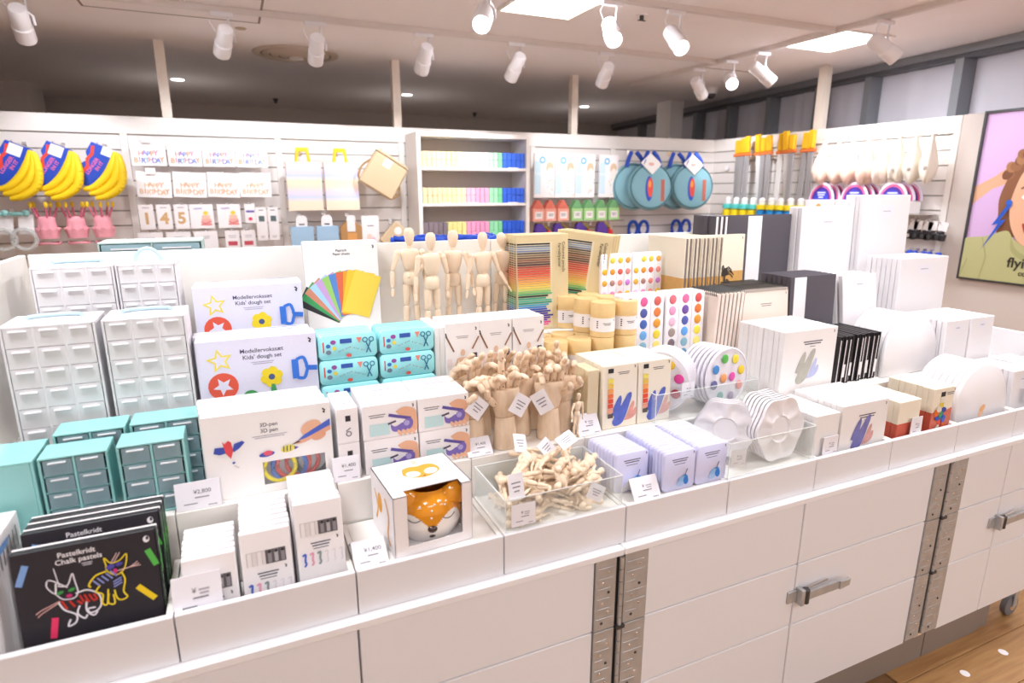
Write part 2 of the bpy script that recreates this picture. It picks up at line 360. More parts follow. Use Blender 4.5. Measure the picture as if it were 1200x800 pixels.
for i, y in enumerate(ys):
    gpart('mullion', -.02, .10, y - .032, y + .032, 0, CEIL - .085, MUL)
    y2 = ys[i + 1] if i + 1 < len(ys) else 6.6
    m = MB(); n = 14
    r_ = random.Random(i)
    P = [(.10 + r_.uniform(-.012, .012), y + .032 + (y2 - y - .064) * j / n) for j in range(n + 1)]
    m.add([(a, b, 0) for a, b in P] + [(a, b, CEIL - .085) for a, b in P], [(j + 1, j, j + n + 1, j + n + 2) for j in range(n)], SHEET)
    obj('sheet', m.mesh('sheet', smooth=60), gw)

# partitions (slatwall)
SLAT = mat('slat_board', hexc('ece5e1'), .5, bump=.03, scale=100)
GROOVE = mat('slat_groove', hexc('a59a92'), .7)
def slatwall(name, W, xf_loc, rot, posts, top=1.975):
    o = struct(name, bx(0, W, .03, .09, 0, top, PAINT), None, xf_loc, rot)
    obj('header_panel', bx(0, W, -.012, .03, 1.862, top, PAINT, .003), o)
    obj('groove_backing', bx(0, W, .018, .03, .2, 1.862, GROOVE), o)
    z = 1.855; sm = bx(0, W, .0, .018, -.092, 0, SLAT)
    while z > .3: obj('slat', sm, o, (0, 0, z)); z -= .1
    for p in posts: obj('post', bx(p - .022, p + .022, -.014, 0, 0, 1.862, PAINT, .002), o)
    return o
BX0 = -3.2
slatwall('wall_back', 4.47 - BX0, (BX0, 5.0, 0), (0, 0, 0), [BX0 * -1 - .62, BX0 * -1 + .352, BX0 * -1 + 1.27, BX0 * -1 + 2.43, BX0 * -1 + 3.253])
slatwall('wall_side', 2.33, (4.45, 5.0, 0), (0, 0, rad(-90)), [.36, 2.31])
struct('wall_side_plain', bx(0, 4.0, -.02, .09, 0, 1.975, WALLB), None, (4.45, 2.66, 0), (0, 0, rad(-90)))
for x, l in [(-1.94, 0), (-.345, 0), (1.26, 0), (2.855, 0)]:
    struct('pillar_post', bx(-.03, .03, -.03, .03, 1.97, CEIL, mat('cream_post', hexc('e9dccf'), .5, bump=.02)), None, (x, 5.05, 0))
struct('pillar_post', bx(-.035, .035, -.035, .035, 1.97, CEIL, mat('cream_post', hexc('e9dccf'), .5)), None, (4.50, 3.83, 0))

# framed poster on the side wall (front faces -x)
W, H = .92, 1.06
t = thing('framed_poster', 'large framed portrait poster with lilac background and lightning earring', 'poster', (4.43, 2.52, .92), (0, 0, rad(-90)))
mb = MB()
for a in ((0, W, 0, .014), (0, W, H - .014, H), (0, .014, .014, H - .014), (W - .014, W, .014, H - .014)): mb.box(a[0], a[1], -.025, 0, a[2], a[3], DKST)
obj('frame', mb.mesh('frame'), t)
P = Print(.0); P.y = -.012; P.st = .0003
P.rect(.014, W - .014, .014, H - .014, 'd3b0dc')
D0 = P.b; P.b = MB()
P.poly([(.014, .60), (.20, .66), (.30, .74), (.40, .80), (.42, .72), (.34, .64), (.20, .585), (.014, .49)], 'dfab8a')                       # raised arm
P.poly(smooth_path([(.27, .30), (.26, .42), (.25, .52), (.27, .62), (.31, .72), (.38, .80), (.48, .85), (.60, .84), (.68, .75), (.72, .60), (.70, .40), (.66, .28), (.27, .30)]), '8b5a3c')   # hair
for i in range(26):
    a_ = 2.9 - i * .11; P.ell(.485 + .215 * cos(a_) + .012 * sin(i * 5), .60 + .235 * sin(a_) + .01 * cos(i * 3), .034, .028, ('9a6644', '7a4c32', 'ad7a52')[i % 3], i)
P.poly([(.38, .35), (.40, .18), (.58, .18), (.60, .35)], 'd49a78')                                                                   # neck
P.poly(smooth_path([(.33, .58), (.32, .48), (.345, .36), (.40, .27), (.48, .23), (.56, .27), (.61, .36), (.63, .48), (.62, .58), (.60, .68), (.52, .74), (.43, .74), (.36, .68), (.33, .58)]), 'e8b594')
for ex in (.41, .54): P.ell(ex, .535, .034, .017, 'faf5f2'); P.ell(ex, .535, .014, .015, '4a6a7c'); P.line(smooth_path([(ex - .045, .585), (ex, .605), (ex + .045, .59)]), .010, '7a4c32')
P.line(smooth_path([(.485, .53), (.495, .46), (.47, .43), (.50, .42)]), .007, 'c98f6d')
P.poly(smooth_path([(.405, .375), (.44, .385), (.48, .38), (.52, .385), (.56, .375), (.53, .315), (.48, .29), (.43, .315), (.405, .375)]), 'b5342e'); P.poly([(.42, .37), (.545, .37), (.53, .35), (.435, .35)], 'faf5f2')
P.poly(smooth_path([(.014, .014), (.014, .20), (.10, .27), (.22, .29), (.33, .33), (.38, .28), (.49, .22), (.60, .28), (.66, .33), (.78, .28), (.906, .20), (.906, .014)]), 'b9b884')
P.poly(smooth_path([(.36, .30), (.40, .22), (.49, .18), (.58, .22), (.62, .30), (.60, .20), (.49, .145), (.38, .20), (.36, .30)]), 'a9a873')
P.line([(.22, .014), (.24, .16), (.20, .28)], .006, 'a3a270'); P.line([(.10, .014), (.13, .14)], .006, 'a3a270')
P.ell(.315, .50, .018, .018, '2d62c8'); P.poly([(.31, .49), (.24, .36), (.275, .37), (.20, .20), (.315, .40), (.28, .39), (.335, .49)], '2558c4')
FIG = P.b; P.b = D0
vs_ = [(max(.014, x - .085), y, z) for x, y, z in FIG.v]
for m_ in FIG.mats: P.b.mi(m_)
base_ = len(P.b.v); P.b.v += vs_; P.b.f += [tuple(i + base_ for i in f) for f in FIG.f]; P.b.m += [P.b.mats.index(FIG.mats[k_]) for k_ in FIG.m]
P.text('flying tiger', .46, .135, .085, '2b2520', .02); P.text('copenhagen', .46, .075, .045, '2b2520', .02)
P.text('A', .47, .965, .09, 'f7eef8', .01); P.line([(.25, .985), (.30, .965)], .022, 'f7eef8'); P.bars(.50, .90, .30, 1, .035, .02, 'ecdcf0'); P.bars(.47, .79, .36, 1, .018, .02, 'f2e6f4')
P.obj(t, 'printed_picture')
slab_thing('wall_switch', bx(-.02, .02, -.02, 0, -.02, .02, WPLA, .003), (4.44, 4.78, 1.70), 'small white switch on the side wall by the swords', 'switch', (0, 0, rad(-90)))

# ================================================================== COUNTER
YF = .965
base = thing('display_counter', 'long white display counter with panelled cabinet front and metal hinges', 'counter', (0, YF, 0))
mb = MB(); mb.box(-1.55, 2.46, .02, 1.45, .15, .745, FRONT)
obj('body', mb.mesh('body'), base)
obj('kick_board', bx(-1.5, 1.93, .045, .06, 0, .15, KICK), base)
obj('kick_board', bx(1.935, 2.235, .045, .06, 0, .15, KICK), base); obj('kick_board', bx(2.24, 2.30, .05, .06, 0, .15, KICK), base)
obj('kick_return', bx(-1.5, 2.28, .06, 1.40, 0, .15, KICK), base)
ledge_x = [-1.55, .690, 1.818, 2.46]
for a, b in zip(ledge_x, ledge_x[1:]): obj('ledge', bx(a, b - .0015, -.012, .06, .745, .762, LAM, .002), base)
zs = [.15, .3835, .5665, .7445]
HX = [(.624, .758), (1.745, 1.893)]
cols = [(-1.55, -.99), (-.99, -.43), (-.43, .131), (.131, .624), (.758, 1.236), (1.236, 1.745), (1.893, 2.115), (2.115, 2.46)]
for a, b in cols:
    for z0, z1 in zip(zs, zs[1:]):
        obj('front_panel', MB().box(a + .0018, b - .0018, 0, .019, z0 + .0016, z1 - .0016, FRONT).mesh('panel', .0016), base)
for hx, (a, b) in enumerate(HX):
    c = (a + b) / 2
    for s, (p0, p1) in enumerate(((a, c - .016), (c + .006, b))):
        for z0, z1 in zip([.16] + zs[1:3], zs[1:]):
            mb = MB(); mb.box(p0, p1, -.004, .0185, z0 + .002, z1 - .001, STEEL); q = random.Random(hx * 9 + s * 3 + int(z0 * 100))
            for i in range(6):
                zz = z0 + .02 + i * (z1 - z0 - .03) / 6; xx = p0 + (p1 - p0) * (.35 + .3 * (i % 2))
                mb.lathe([(.004, 0), (.003, .002)], 8, CHROME if i % 3 else DKST, Matrix.Translation((xx, -.004, zz)) @ Matrix.Rotation(pi / 2, 4, 'X'))
                mb.box(p0 + .004, p0 + (p1 - p0) * q.uniform(.45, .95), -.0052, -.004, zz + .010, zz + .012, STEEL)
            obj('hinge_plate', mb.mesh('plate', .0006), base)
    mb = MB(); z = .17
    while z < .73: mb.cyl((c - .003, -.004, z), (c - .003, -.004, z + .028), .0055, n=10, m=STEEL); z += .03
    obj('hinge_knuckles', mb.mesh('knuckle', smooth=40), base)
    obj('hinge_gap', bx(c - .016, c + .006, .004, .0185, .16, .7445, DKST), base)
    for zz in zs[1:3]: obj('hinge_pin_cap', bx(c - .014, c + .008, -.011, 0, zz - .004, zz + .004, DKST), base)
obj('wood_block', bx(1.80, 1.838, .004, .0195, .15, .175, WOODH), base)
def latch(x, z):
    mb = MB(); mb.box(-.03, 0, -.006, 0, -.017, .017, STEEL); mb.box(0, .012, -.022, 0, -.022, .024, STEEL)
    mb.cyl((.022, -.014, -.02), (.022, -.014, .02), .010, n=12, m=DKST)
    o = obj('latch_plate', mb.mesh('latch', .001, 40), base, (x, 0, z))
    mb = MB(); mb.box(.02, .14, -.020, -.010, -.010, .013, STEEL); mb.prism([(.14, -.010), (.175, -.006), (.178, .012), (.14, .013)], -.024, -.014, STEEL); mb.tube([(.03, -.012, .02), (.10, -.012, .026), (.10, -.008, .02)], .003, 6, CHROME)
    obj('latch_lever', mb.mesh('lever', .0015), o)
latch(1.240, .475); latch(2.10, .482)
t = thing('caster_wheel', 'grey rubber caster wheel under the counter end', 'wheel', (2.435, 1.02, .04))
mb = MB().lathe([(.030, -.012), (.04, -.009), (.04, .009), (.030, .012)], 24, mat('grey_rubber', hexc('77757a'), .7, bump=.05), Matrix.Rotation(pi / 2, 4, 'X'))
obj('tyre', mb.mesh('tyre', smooth=40), t); obj('hub', MB().lathe([(.018, -.014), (.018, .014)], 16, CHROME, Matrix.Rotation(pi / 2, 4, 'X')).mesh('hub', smooth=40), t)
obj('fork', MB().box(-.012, .012, -.018, -.0145, 0, .1, STEEL).box(-.012, .012, .0145, .018, 0, .1, STEEL).box(-.02, .02, -.02, .02, .1, .108, STEEL).mesh('fork'), t)

MOD = .2833; TX = [-.148 + MOD * i for i in range(-3, 10)]     # tray edges: TX[2]=-.431 ... TX[12]=2.402
Z1 = .846; TF = .772
tray_names = ['empty far end of the counter', 'edgewise chalk boxes', 'black chalk pastel boxes', 'magic-pen boxes', 'fox mug box', 'acrylic bin of small mannequins', 'lavender tins', 'flower palettes bin', 'white watercolour pads', 'kraft acrylic pads', 'arched canvases', 'small canvases']
for i in range(12):
    x0, x1 = TX[i] + .0012, TX[i + 1] - .0012
    deep = i not in (4, 5, 6, 7)
    t = thing('display_tray', 'white laminate front tray holding the ' + tray_names[i] if i else 'white laminate front tray at the unseen end of counter', 'tray', ((x0 + x1) / 2, .973, .7622), group='front trays of the counter')
    h = Z1 + .002 - .762; wd = (x1 - x0) / 2
    obj('front_board', MB().box(-wd, wd, 0, .012, 0, h, FRONT).mesh('fb', .0012), t)
    for s in (-1, 1): obj('side_board', MB().box(min(s * wd, s * (wd - .010)), max(s * wd, s * (wd - .010)), .0125, .172, 0, h, LAMIN).mesh('sb', .0008), t)
    fz = h - .003 if not deep else .01
    obj('tray_floor', bx(-wd + .011, wd - .011, .0125, .172, max(0, fz - .01), fz, LAMIN), t)
TFZ = .7722; PLZ = .8450
RZ = [.935, 1.02, 1.105]; RY = [1.15, 1.335, 1.51, 1.70]
for i in range(12):
    x0, x1 = TX[i] + .0008, TX[i + 1] - .0008
    r = thing('riser_shelf', 'stepped white riser behind the tray of ' + tray_names[i] if i else 'stepped white riser at the unseen end of counter', 'riser', ((x0 + x1) / 2, RY[0], .7625), group='stepped risers on the counter')
    wd = (x1 - x0) / 2
    obj('low_step', MB().box(-wd, wd, 0, .1845, 0, RZ[0] - .7625, LAMIN).mesh('st', .0012), r)
    obj('middle_step', MB().box(-wd, wd, .185, .3595, 0, RZ[1] - .7625, LAMIN).mesh('st', .0012), r)
    obj('top_step', MB().box(-wd, wd, .36, .549, 0, RZ[2] - .7625, LAMIN).mesh('st', .0012), r)
t = thing('divider_board', 'tall white divider board along the middle of the counter', 'board', (0, 1.70, .7625))
for a, b, zt in [(-.431, .185, 1.357), (.187, .69, 1.357), (.692, 1.05, 1.355), (1.052, 1.62, 1.357)]: obj('board_panel', MB().box(a, b, 0, .014, 0, zt - .7625, LAMIN).mesh('bd', .0015), t)
obj('board_panel', MB().box(1.622, 2.40, 0, .014, 0, 1.20 - .7625, LAMIN).mesh('bd', .0015), t)
slab_thing('cabinet_divider', MB().box(-.014, 0, 0, .19 + .175, 0, 1.357 - RZ[1], LAMIN).mesh('ep', .0015), (-.4335, 1.336, RZ[1] + .0005), 'cream upright divider beside the clear drawer cabinets', 'divider')
slab_thing('end_rail', MB().box(0, .016, 0, .74, 0, 1.03 - .763, LAM).mesh('er', .0015), (2.404, .975, .763), 'white side panel closing the far counter end', 'panel')
mb = MB(); mb.box(-.8, 2.40, 0, .4, 0, 1.10 - .7625, LAMIN)
slab_thing('rear_riser', mb.mesh('rr', .001), (0, 1.716, .7625), 'white riser on the far side of the counter', 'riser')

# ================================================================== PRODUCTS ON THE COUNTER
def rowof(name, cat, me, x, y, z, n, pitch, lab, group, lean=0, front=None, each=None, seed=0, jx=.0015, yaw=0, flab=None):
    """n alike cartons one behind the other; lab has {o} for the ordinal; front(o) adds the printed parts to the first, each(o, i) to all"""
    q = random.Random(seed); out = []
    d = Vector((-sin(yaw), cos(yaw), 0))
    for i in range(n):
        p = Vector((x, y, z)) + d * pitch * i + Vector((q.uniform(-jx, jx), 0, 0))
        o = obj(name, me, None, p, (-lean, 0, yaw), flab if (flab and i == 0) else lab.format(o=nth(i, n)), cat, group)
        if i == 0 and front: front(o)
        if each: each(o, i)
        out.append(o)
    return out

def price_card(x, y, z, w_, h, txt, label, lean=.5, yaw=0, flip=0):
    t = obj('price_card', bx(-w_ / 2, w_ / 2, 0, .0012, 0, h, mat('glossy_price_card', hexc('f3f1f8'), .12)), None, (x, y, z), (-lean, 0, yaw), label, 'price card', 'white price cards')
    P = Print(.0003)
    if txt and len(txt) > 4: P.text(txt, w_ * .10, h * .62, h * .20, '6a6670', .005); P.bars(w_ * .08, h * .42, w_ * .32, 1, h * .04, c='8a8690')
    elif txt: P.text('¥', -w_ * .06, h * .60, h * .18, '6a6670', .005); P.bars(w_ * .14, h * .61, w_ * .22, 2, h * .05, h * .09, 'b5b1bb'); P.bars(w_ * .06, h * .42, w_ * .32, 1, h * .04, c='8a8690')
    P.bars(-w_ * .18, h * .22, w_ * .3, 1, h * .035, c='8a8690'); P.bars(w_ * .3, h * .10, w_ * .2, 1, h * .03, c='8a8690')
    P.obj(t, 'printed_price')
    mb = MB(); mb.box(-w_ / 2, w_ / 2, 0, .001, 0, h * .9, PAPER)
    obj('rear_flap', mb.mesh('flap'), t, (0, .0014, h), (pi + 2 * lean * .98, 0, 0))
    return t

# ---- chalk pastel boxes (tray 2)
def chalk_print(W, H):
    P = Print(); P.rect(-W / 2 + .001, W / 2 - .001, .001, H - .001, '26222a')
    s = W / .19
    def S(pts): return [((x - .095) * s, (z * .86 + .066) * s) for x, z in pts]
    P.text('Pastelkridt', -.012 * s, .194 * s, .0115 * s, 'f2eef2', .014); P.text('Chalk pastels', -.010 * s, .183 * s, .0115 * s, 'f2eef2', .014); P.bars(0, .175 * s, .014 * s, 2, .0016, .003, 'c8c4cc')
    for x, z, a, c in [(.012, .125, 1.25, '7fa6dc'), (.168, .046, -.95, 'f2cf1c'), (.042, .018, 1.42, 'ea3668'), (.186, .112, -1.05, '56b94e')]:
        dx, dz = .019 * cos(a), .019 * sin(a); P.line(S([(max(.003, x - dx), z - dz), (min(.187, x + dx), z + dz)]), .009 * s, c)
    def ln(pts, c, w_=.0022): P.line(S(smooth_path(pts)), w_ * s * .85, c)
    Wh, Ye, Re, Bl = 'ece8f2', 'f0d72c', 'c8342c', '8f97d8'
    ln([(.066, .088), (.045, .108), (.040, .098), (.045, .086), (.050, .080), (.058, .068), (.072, .066), (.078, .076), (.076, .098), (.074, .112), (.066, .092), (.054, .094)], Wh)
    ln([(.050, .080), (.052, .100)], Wh, .003); ln([(.056, .093), (.052, .128)], Wh, .0016)
    ln([(.054, .066), (.030, .056), (.022, .050)], 'e8b4b0', .0016); ln([(.054, .064), (.030, .050), (.024, .044)], 'e8b4b0', .0016)
    ln([(.075, .074), (.090, .076), (.104, .064), (.106, .045), (.100, .034), (.090, .032), (.088, .040), (.098, .040)], Wh, .003)
    ln([(.052, .064), (.058, .048), (.072, .034), (.070, .020), (.060, .016), (.064, .028)], Wh, .003); ln([(.078, .050), (.074, .036), (.082, .024), (.086, .030)], Wh, .003); ln([(.088, .058), (.086, .038), (.094, .026), (.100, .032)], Wh, .003)
    for i in range(5): ln([(.056 + i * .010, .060 - .003 * i + .006), (.062 + i * .010, .048 + .002 * i)], Re, .0036)
    for i in range(4): ln([(.080 + i * .006, .070 - i * .001), (.084 + i * .006, .056)], Re, .0032)
    P.ell(-.039 * s, .1365 * s, .005 * s, .0025 * s, '3f9e4a', .3); P.ell(-.024 * s, .138 * s, .005 * s, .0025 * s, '3f9e4a', .3); P.ell(-.028 * s, .129 * s, .004 * s, .003 * s, 'd0307a')
    ln([(.120, .112), (.118, .130), (.126, .118), (.138, .120), (.148, .130), (.146, .112), (.140, .098), (.130, .094), (.120, .104), (.119, .114)], Ye, .0022)
    ln([(.118, .104), (.104, .100), (.094, .086), (.096, .080)], Ye, .003); ln([(.138, .098), (.142, .082), (.138, .060), (.142, .048), (.134, .044), (.128, .050), (.126, .066)], Ye, .0028)
    ln([(.108, .080), (.102, .070), (.110, .062), (.108, .046), (.114, .042), (.118, .070)], Ye, .0028); ln([(.118, .062), (.116, .044), (.124, .040), (.124, .058)], Ye, .0028)
    for i in range(5): ln([(.100 + i * .006, .092 + i * .003), (.108 + i * .006, .080 + i * .003)], Bl, .0028)
    for i in range(3): ln([(.126, .072 + i * .005), (.138, .078 + i * .005)], Bl, .0024)
    P.ell(.030 * s, .162 * s, .006 * s, .004 * s, '5148a8', .2); P.ell(.042 * s, .164 * s, .005 * s, .003 * s, '5148a8', .2); P.ell(.036 * s, .154 * s, .003 * s, .004 * s, 'd0307a')
    for d in ((.162, .112), (.166, .104), (.164, .108)): ln([(.134, .102), (.150, .104), d], 'e8c4c0', .0014)
    ln([(.126, .118), (.136, .136)], 'e8c4c0', .0014); ln([(.130, .118), (.140, .136)], 'e8c4c0', .0014)
    P.ell(W / 2 - .012, H - .012, .0045, .0055, 'f4f0f6', 0, 12).ell(W / 2 - .0105, H - .0105, .002, .003, '26222a', 0, 8)
    return P
CW, CH, CD = .187, .205, .020
cb = MB(); cb.box(-CW / 2, CW / 2, 0, .0155, 0, CH, BLACKC); cb.box(-CW / 2 - .001, CW / 2 + .001, .0155, CD, 0, CH + .001, PAPER)
cb_me = cb.mesh('chalk', .0008)
CP = chalk_print(CW, CH)
cs = Print(); cs.rect(-.009, .009, .002, CH - .002, '2a262e')
q = random.Random(2)
for i in range(12): zz = .02 + i * .0145; cs.line(smooth_path([(-.005, zz), (.004, zz + .006), (-.003, zz + .012), (.005, zz + .017)]), .002, '4fae5a')
cs.poly([(-.006, .150), (.006, .125), (.007, .165)], '56b94e')
def chalk_each(o, i):
    if i in (0, 2): CP.obj(o)
    cs.obj(o, 'printed_side', (CW / 2 + .0008, .008, 0), (0, 0, pi / 2))
ch = [obj('chalk_pastel_box', cb_me, None, (-.2565, 1.0, TFZ + .003), (-.12, 0, 0), 'black chalk pastel box with two drawn cats, frontmost in its tray', 'chalk box', 'black chalk pastel boxes')]
chalk_each(ch[0], 0)
for i in range(3):
    o = obj('chalk_pastel_box', cb_me, None, (-.2565 + i * .0005, 1.052 + i * .0215, TFZ + .006), (-.15, 0, 0), ['black chalk pastel box leaning just behind the frontmost cat box', 'black chalk pastel box, third from the front behind the cat box', 'black chalk pastel box at the back of the tray by teal cabinets'][i], 'chalk box', 'black chalk pastel boxes')
    if i == 0: CP.obj(o)
    cs.obj(o, 'printed_side', (CW / 2 + .0008, .008, 0), (0, 0, pi / 2))
# edgewise boxes beside them (backs of the boxes, white with tick marks)
ew = MB().box(0, .022, 0, .165, 0, .215, PAPER).mesh('edge', .001)
for i in range(3):
    o = obj('chalk_pastel_box', ew, None, (-.425 + i * .0238 - .016, .991, TFZ + .004), (0, 0, 0), ['white spine chalk box standing edgewise against the frame edge', 'white spine chalk box standing edgewise, middle one of three', 'white spine chalk box standing edgewise, touching the black cat box'][i], 'chalk box', 'white spined boxes standing edgewise')
    tk = Print()
    for j in range(9): tk.line([(.02 + j * .015, .165), (.023 + j * .015, .200)], .003, '2b272f')
    tk.poly([(.03, .19), (.10, .19), (.11, .20), (.035, .203)], '6f9bd6')
    if i == 2: tk.obj(o, 'printed_side', (.0222, 0, 0), (0, 0, pi / 2))
    pf = Print(); pf.rect(.001, .021, .001, .175, '26222a'); pf.line([(.004, .075), (.018, .055)], .011, '56b94e'); pf.obj(o, 'printed_front')

# ---- slim white pen boxes (tray 3)
def pen_print(W, H):
    P = Print(); z = H - .048
    P.rect(-W * .40, W * .38, z - .012, z + .013, 'c9c2c4')
    for i in range(4): P.rect(-W * .38 + i * .008, -W * .38 + i * .008 + .0068, z - .012, z + .012, ('efe9e8', 'e4dcda')[i % 2])
    P.rect(-.002, W * .38, z - .012, z + .013, '5a5658')
    for i in range(3): P.rect(.002 + i * .0105, .008 + i * .0105, z - .010, z + .012, ('8f8a90', 'b5b0b6')[i % 2]); P.ell(.005 + i * .0105, z + .009, .003, .003, '2a2729', 0, 10)
    P.mark(W * .36, z - .021, .006); P.bars(0, z - .026, .034, 2, .0022, .005); P.bars(0, z - .036, .026, 1, .0014)
    for i, c in enumerate(('4a68c4', 'e8a6bc', '8f9a9c', 'd8d4da', 'e0dce2', 'd8d6de')):
        x = -W * .36 + i * .0125; P.line(smooth_path([(x - .003, z - .046), (x + .002, z - .044), (x + .001, z - .055), (x + .002, z - .062), (x - .001, z - .066)]), .0036 if i < 3 else .0015, c)
    return P
q = random.Random(8)
for j, (x, h, nm, n) in enumerate([(-.094, .142, 'nearest the chalk boxes', 6), (-.004, .163, 'middle column', 7), (.083, .196, 'nearest the fox mug box', 7)]):
    me = carton_me(.081, h, .0165, PAPER); pp = pen_print(.081, h)
    rowof('magic_pen_box', 'pen box', me, x, 1.003 - .006 * (j == 0), TFZ + .003, n, .0186, '{o} slim white pen box, ' + nm, 'slim white pen boxes', .13, pp.obj, None, j, flab='slim white pen box with small window at column front, ' + nm)

# ---- fox mug box (tray 4) and mug
t = obj('fox_mug_box', None, None, (.285, .99, PLZ), (0, 0, rad(4)), 'white carton with cut-out window showing a fox mug', 'mug box')
Wb, Hb, Db = .154, .122, .145
mb = MB(); k_ = .0018; hw = Wb / 2
mb.box(-hw, hw, 0, Db, 0, k_, PAPER); mb.box(-hw, -hw + k_, 0, Db, 0, Hb, PAPER); mb.box(hw - k_, hw, 0, Db, 0, Hb, PAPER); mb.box(-hw, hw, Db - k_, Db, 0, Hb, PAPER)
mb.box(-hw, hw, .022, Db, Hb - k_, Hb, PAPER); mb.box(-hw, -hw + .026, 0, .022, Hb - k_, Hb, PAPER); mb.box(hw - .020, hw, 0, .022, Hb - k_, Hb, PAPER)
mb.box(-hw, -hw + .026, 0, k_, 0, Hb, PAPER); mb.box(hw - .020, hw, 0, k_, 0, Hb, PAPER); mb.box(-hw + .026, hw - .020, 0, k_, 0, .019, PAPER)
obj('carton', mb.mesh('carton'), t)
def fox_head(P, x, z, s):
    P.poly(smooth_path([(x - .5 * s, z + .02 * s), (x - .42 * s, z + .34 * s), (x - .2 * s, z + .42 * s), (x, z + .38 * s), (x + .2 * s, z + .42 * s), (x + .42 * s, z + .34 * s), (x + .5 * s, z + .02 * s), (x + .3 * s, z - .2 * s), (x, z - .3 * s), (x - .3 * s, z - .2 * s), (x - .5 * s, z + .02 * s)]), 'eda93a')
    for e in (-1, 1): P.ell(x + e * .24 * s, z - .02 * s, .19 * s, .16 * s, 'fbf7f4', e * .5)
    P.ell(x, z - .22 * s, .035 * s, .028 * s, '4a3a34')
    for e in (-1, 1): P.line([(x + e * .03 * s, z + .5 * s), (x + e * .03 * s, z + .72 * s)], .02 * s, 'eda93a')
P = Print(); fox_head(P, .006, .0, .075); P.bars(-.045, .022, .03, 1, .0015, c='a8a4aa'); P.obj(t, 'printed_lid', (0, .078, Hb), (-pi / 2, 0, 0))
P = Print(); P.line(smooth_path([(-.05, .09), (-.03, .06), (-.045, .03)]), .006, 'eda93a'); P.ell(-.015, .075, .014, .02, 'eda93a'); P.line(smooth_path([(.02, .10), (.04, .07), (.03, .03), (.045, .015)]), .006, 'eda93a'); P.obj(t, 'printed_side', (-hw, .07, 0), (0, 0, -pi / 2))
FOXO = mat('orange_glaze', hexc('e8961e'), .12, coat=.6, var=.06, scale=40); FOXW = mat('white_glaze', hexc('fbf6f2'), .1, coat=.6); NOSE = mat('dark_brown_glaze', hexc('3a2620'), .12, coat=.5); EARI = mat('ear_brown_glaze', hexc('b5631c'), .15, coat=.4)
t = thing('fox_mug', 'glossy orange and white fox face mug inside the white carton', 'mug', (.291, 1.061, PLZ + .0025), (0, 0, rad(-7)))
KZ = 72; N = 132; prof = []
for i in range(KZ + 1):
    u = i / KZ; z = .101 * u; r = .066 * max(.0, 1 - ((u - .48) / .66) ** 2) ** .5 * .98 + .004
    prof.append((min(r, .0672), z))
vs = []; fs = []; ms = []
for r, z in prof:
    for i in range(N): a = 2 * pi * i / N; vs.append((r * cos(a), r * sin(a) * .96, z))
mb = MB(); kO, kW = mb.mi(FOXO), mb.mi(FOXW)
for k in range(KZ):
    for i in range(N):
        fs.append((k * N + i, k * N + (i + 1) % N, (k + 1) * N + (i + 1) % N, (k + 1) * N + i))
        a = 2 * pi * (i + .5) / N; f = ((a + pi / 2 + pi) % (2 * pi)) - pi      # angle from the front
        u = (k + .5) / KZ; g = abs(f)
        lim = .34 + .30 * sin(min(1, max(0, g - .03) / .62) * pi / 2) - max(0, g - .75) ** 1.5 * 1.3
        ms.append(kW if u < lim and g < 1.35 else kO)
mb.v = vs; mb.f = fs; mb.m = ms
obj('mug_body', mb.mesh('mug', smooth=60), t)
for s in (-1, 1):
    e = MB().lathe([(.026, -.008), (.022, .008), (.013, .020), (.001, .029)], 18, FOXO, Matrix.Translation((s * .043, -.034, .086)) @ Matrix.Rotation(s * .40, 4, 'Y') @ Matrix.Diagonal((1, .5, 1, 1)))
    eo = obj('ear', e.mesh('ear', smooth=60), t)
    pth = []
    for v in range(9):
        f = s * (.30 + .44 * v / 8); zz = .056 - .006 * sin(pi * v / 8); u = zz / .106; R_ = min(.0672, .066 * max(.0, 1 - ((u - .48) / .66) ** 2) ** .5 * .98 + .004) + .0004; pth.append((R_ * sin(f), -R_ * cos(f) * .96, zz))
    obj('closed_eye', MB().tube(pth, .0010, 6, mat('grey_lash_glaze', hexc('6f6a6a'), .3)).mesh('eye', smooth=60), t)
obj('nose', MB().ball((0, -.0650, .036), .0095, .006, .0068, NOSE).mesh('nose', smooth=60), t)
obj('mouth', MB().ball((0, -.0605, .019), .006, .003, .003, NOSE).mesh('mouth', smooth=60), t)
mb = MB()
for i, (a, z) in enumerate([(-.35, .080), (-.15, .086), (.1, .082), (.3, .086), (0, .072), (-.02, .058), (.42, .078)]):
    u = z / .106; R_ = min(.0672, .066 * max(.0, 1 - ((u - .48) / .66) ** 2) ** .5 * .98 + .004); mb.ball((R_ * sin(a), -R_ * cos(a) * .96, z), .0020, .0014, .0022, FOXW, 8, 6)
obj('white_dots', mb.mesh('dots', smooth=60), t)
obj('handle', MB().tube([(.0, .058, .03), (.0, .068, .034), (0, .071, .05), (0, .068, .068), (0, .058, .072)], .0035, 8, FOXO).mesh('handle', smooth=60), t)

# ---- jointed wooden mannequins
def capsule(r0, r1, m):
    return MB().lathe([(.001, -.02), (r0 * .7, 0), (r0, .08), (r0 * 1.02, .3), ((r0 + r1) / 2, .7), (r1, .92), (r1 * .7, 1.0), (.001, 1.02)], 10, m).mesh('limb', smooth=70)
LIMB = capsule(1, .8, WOODM); THIGH = capsule(1, .72, WOODM)
HEADM = MB().lathe([(.001, -1), (.42, -.93), (.72, -.6), (.92, -.1), (1, .3), (.85, .75), (.5, .95), (.001, 1)], 14, WOODM).mesh('head', smooth=70)
CHESTM = MB().lathe([(.30, -1), (.62, -.9), (.78, -.4), (.95, .2), (1, .55), (.85, .9), (.4, 1)], 14, WOODM).mesh('chest', smooth=60)
PELVM = MB().lathe([(.72, -1), (.98, -.85), (1, 0), (.9, .7), (.55, 1)], 14, WOODM).mesh('pelvis', smooth=60)
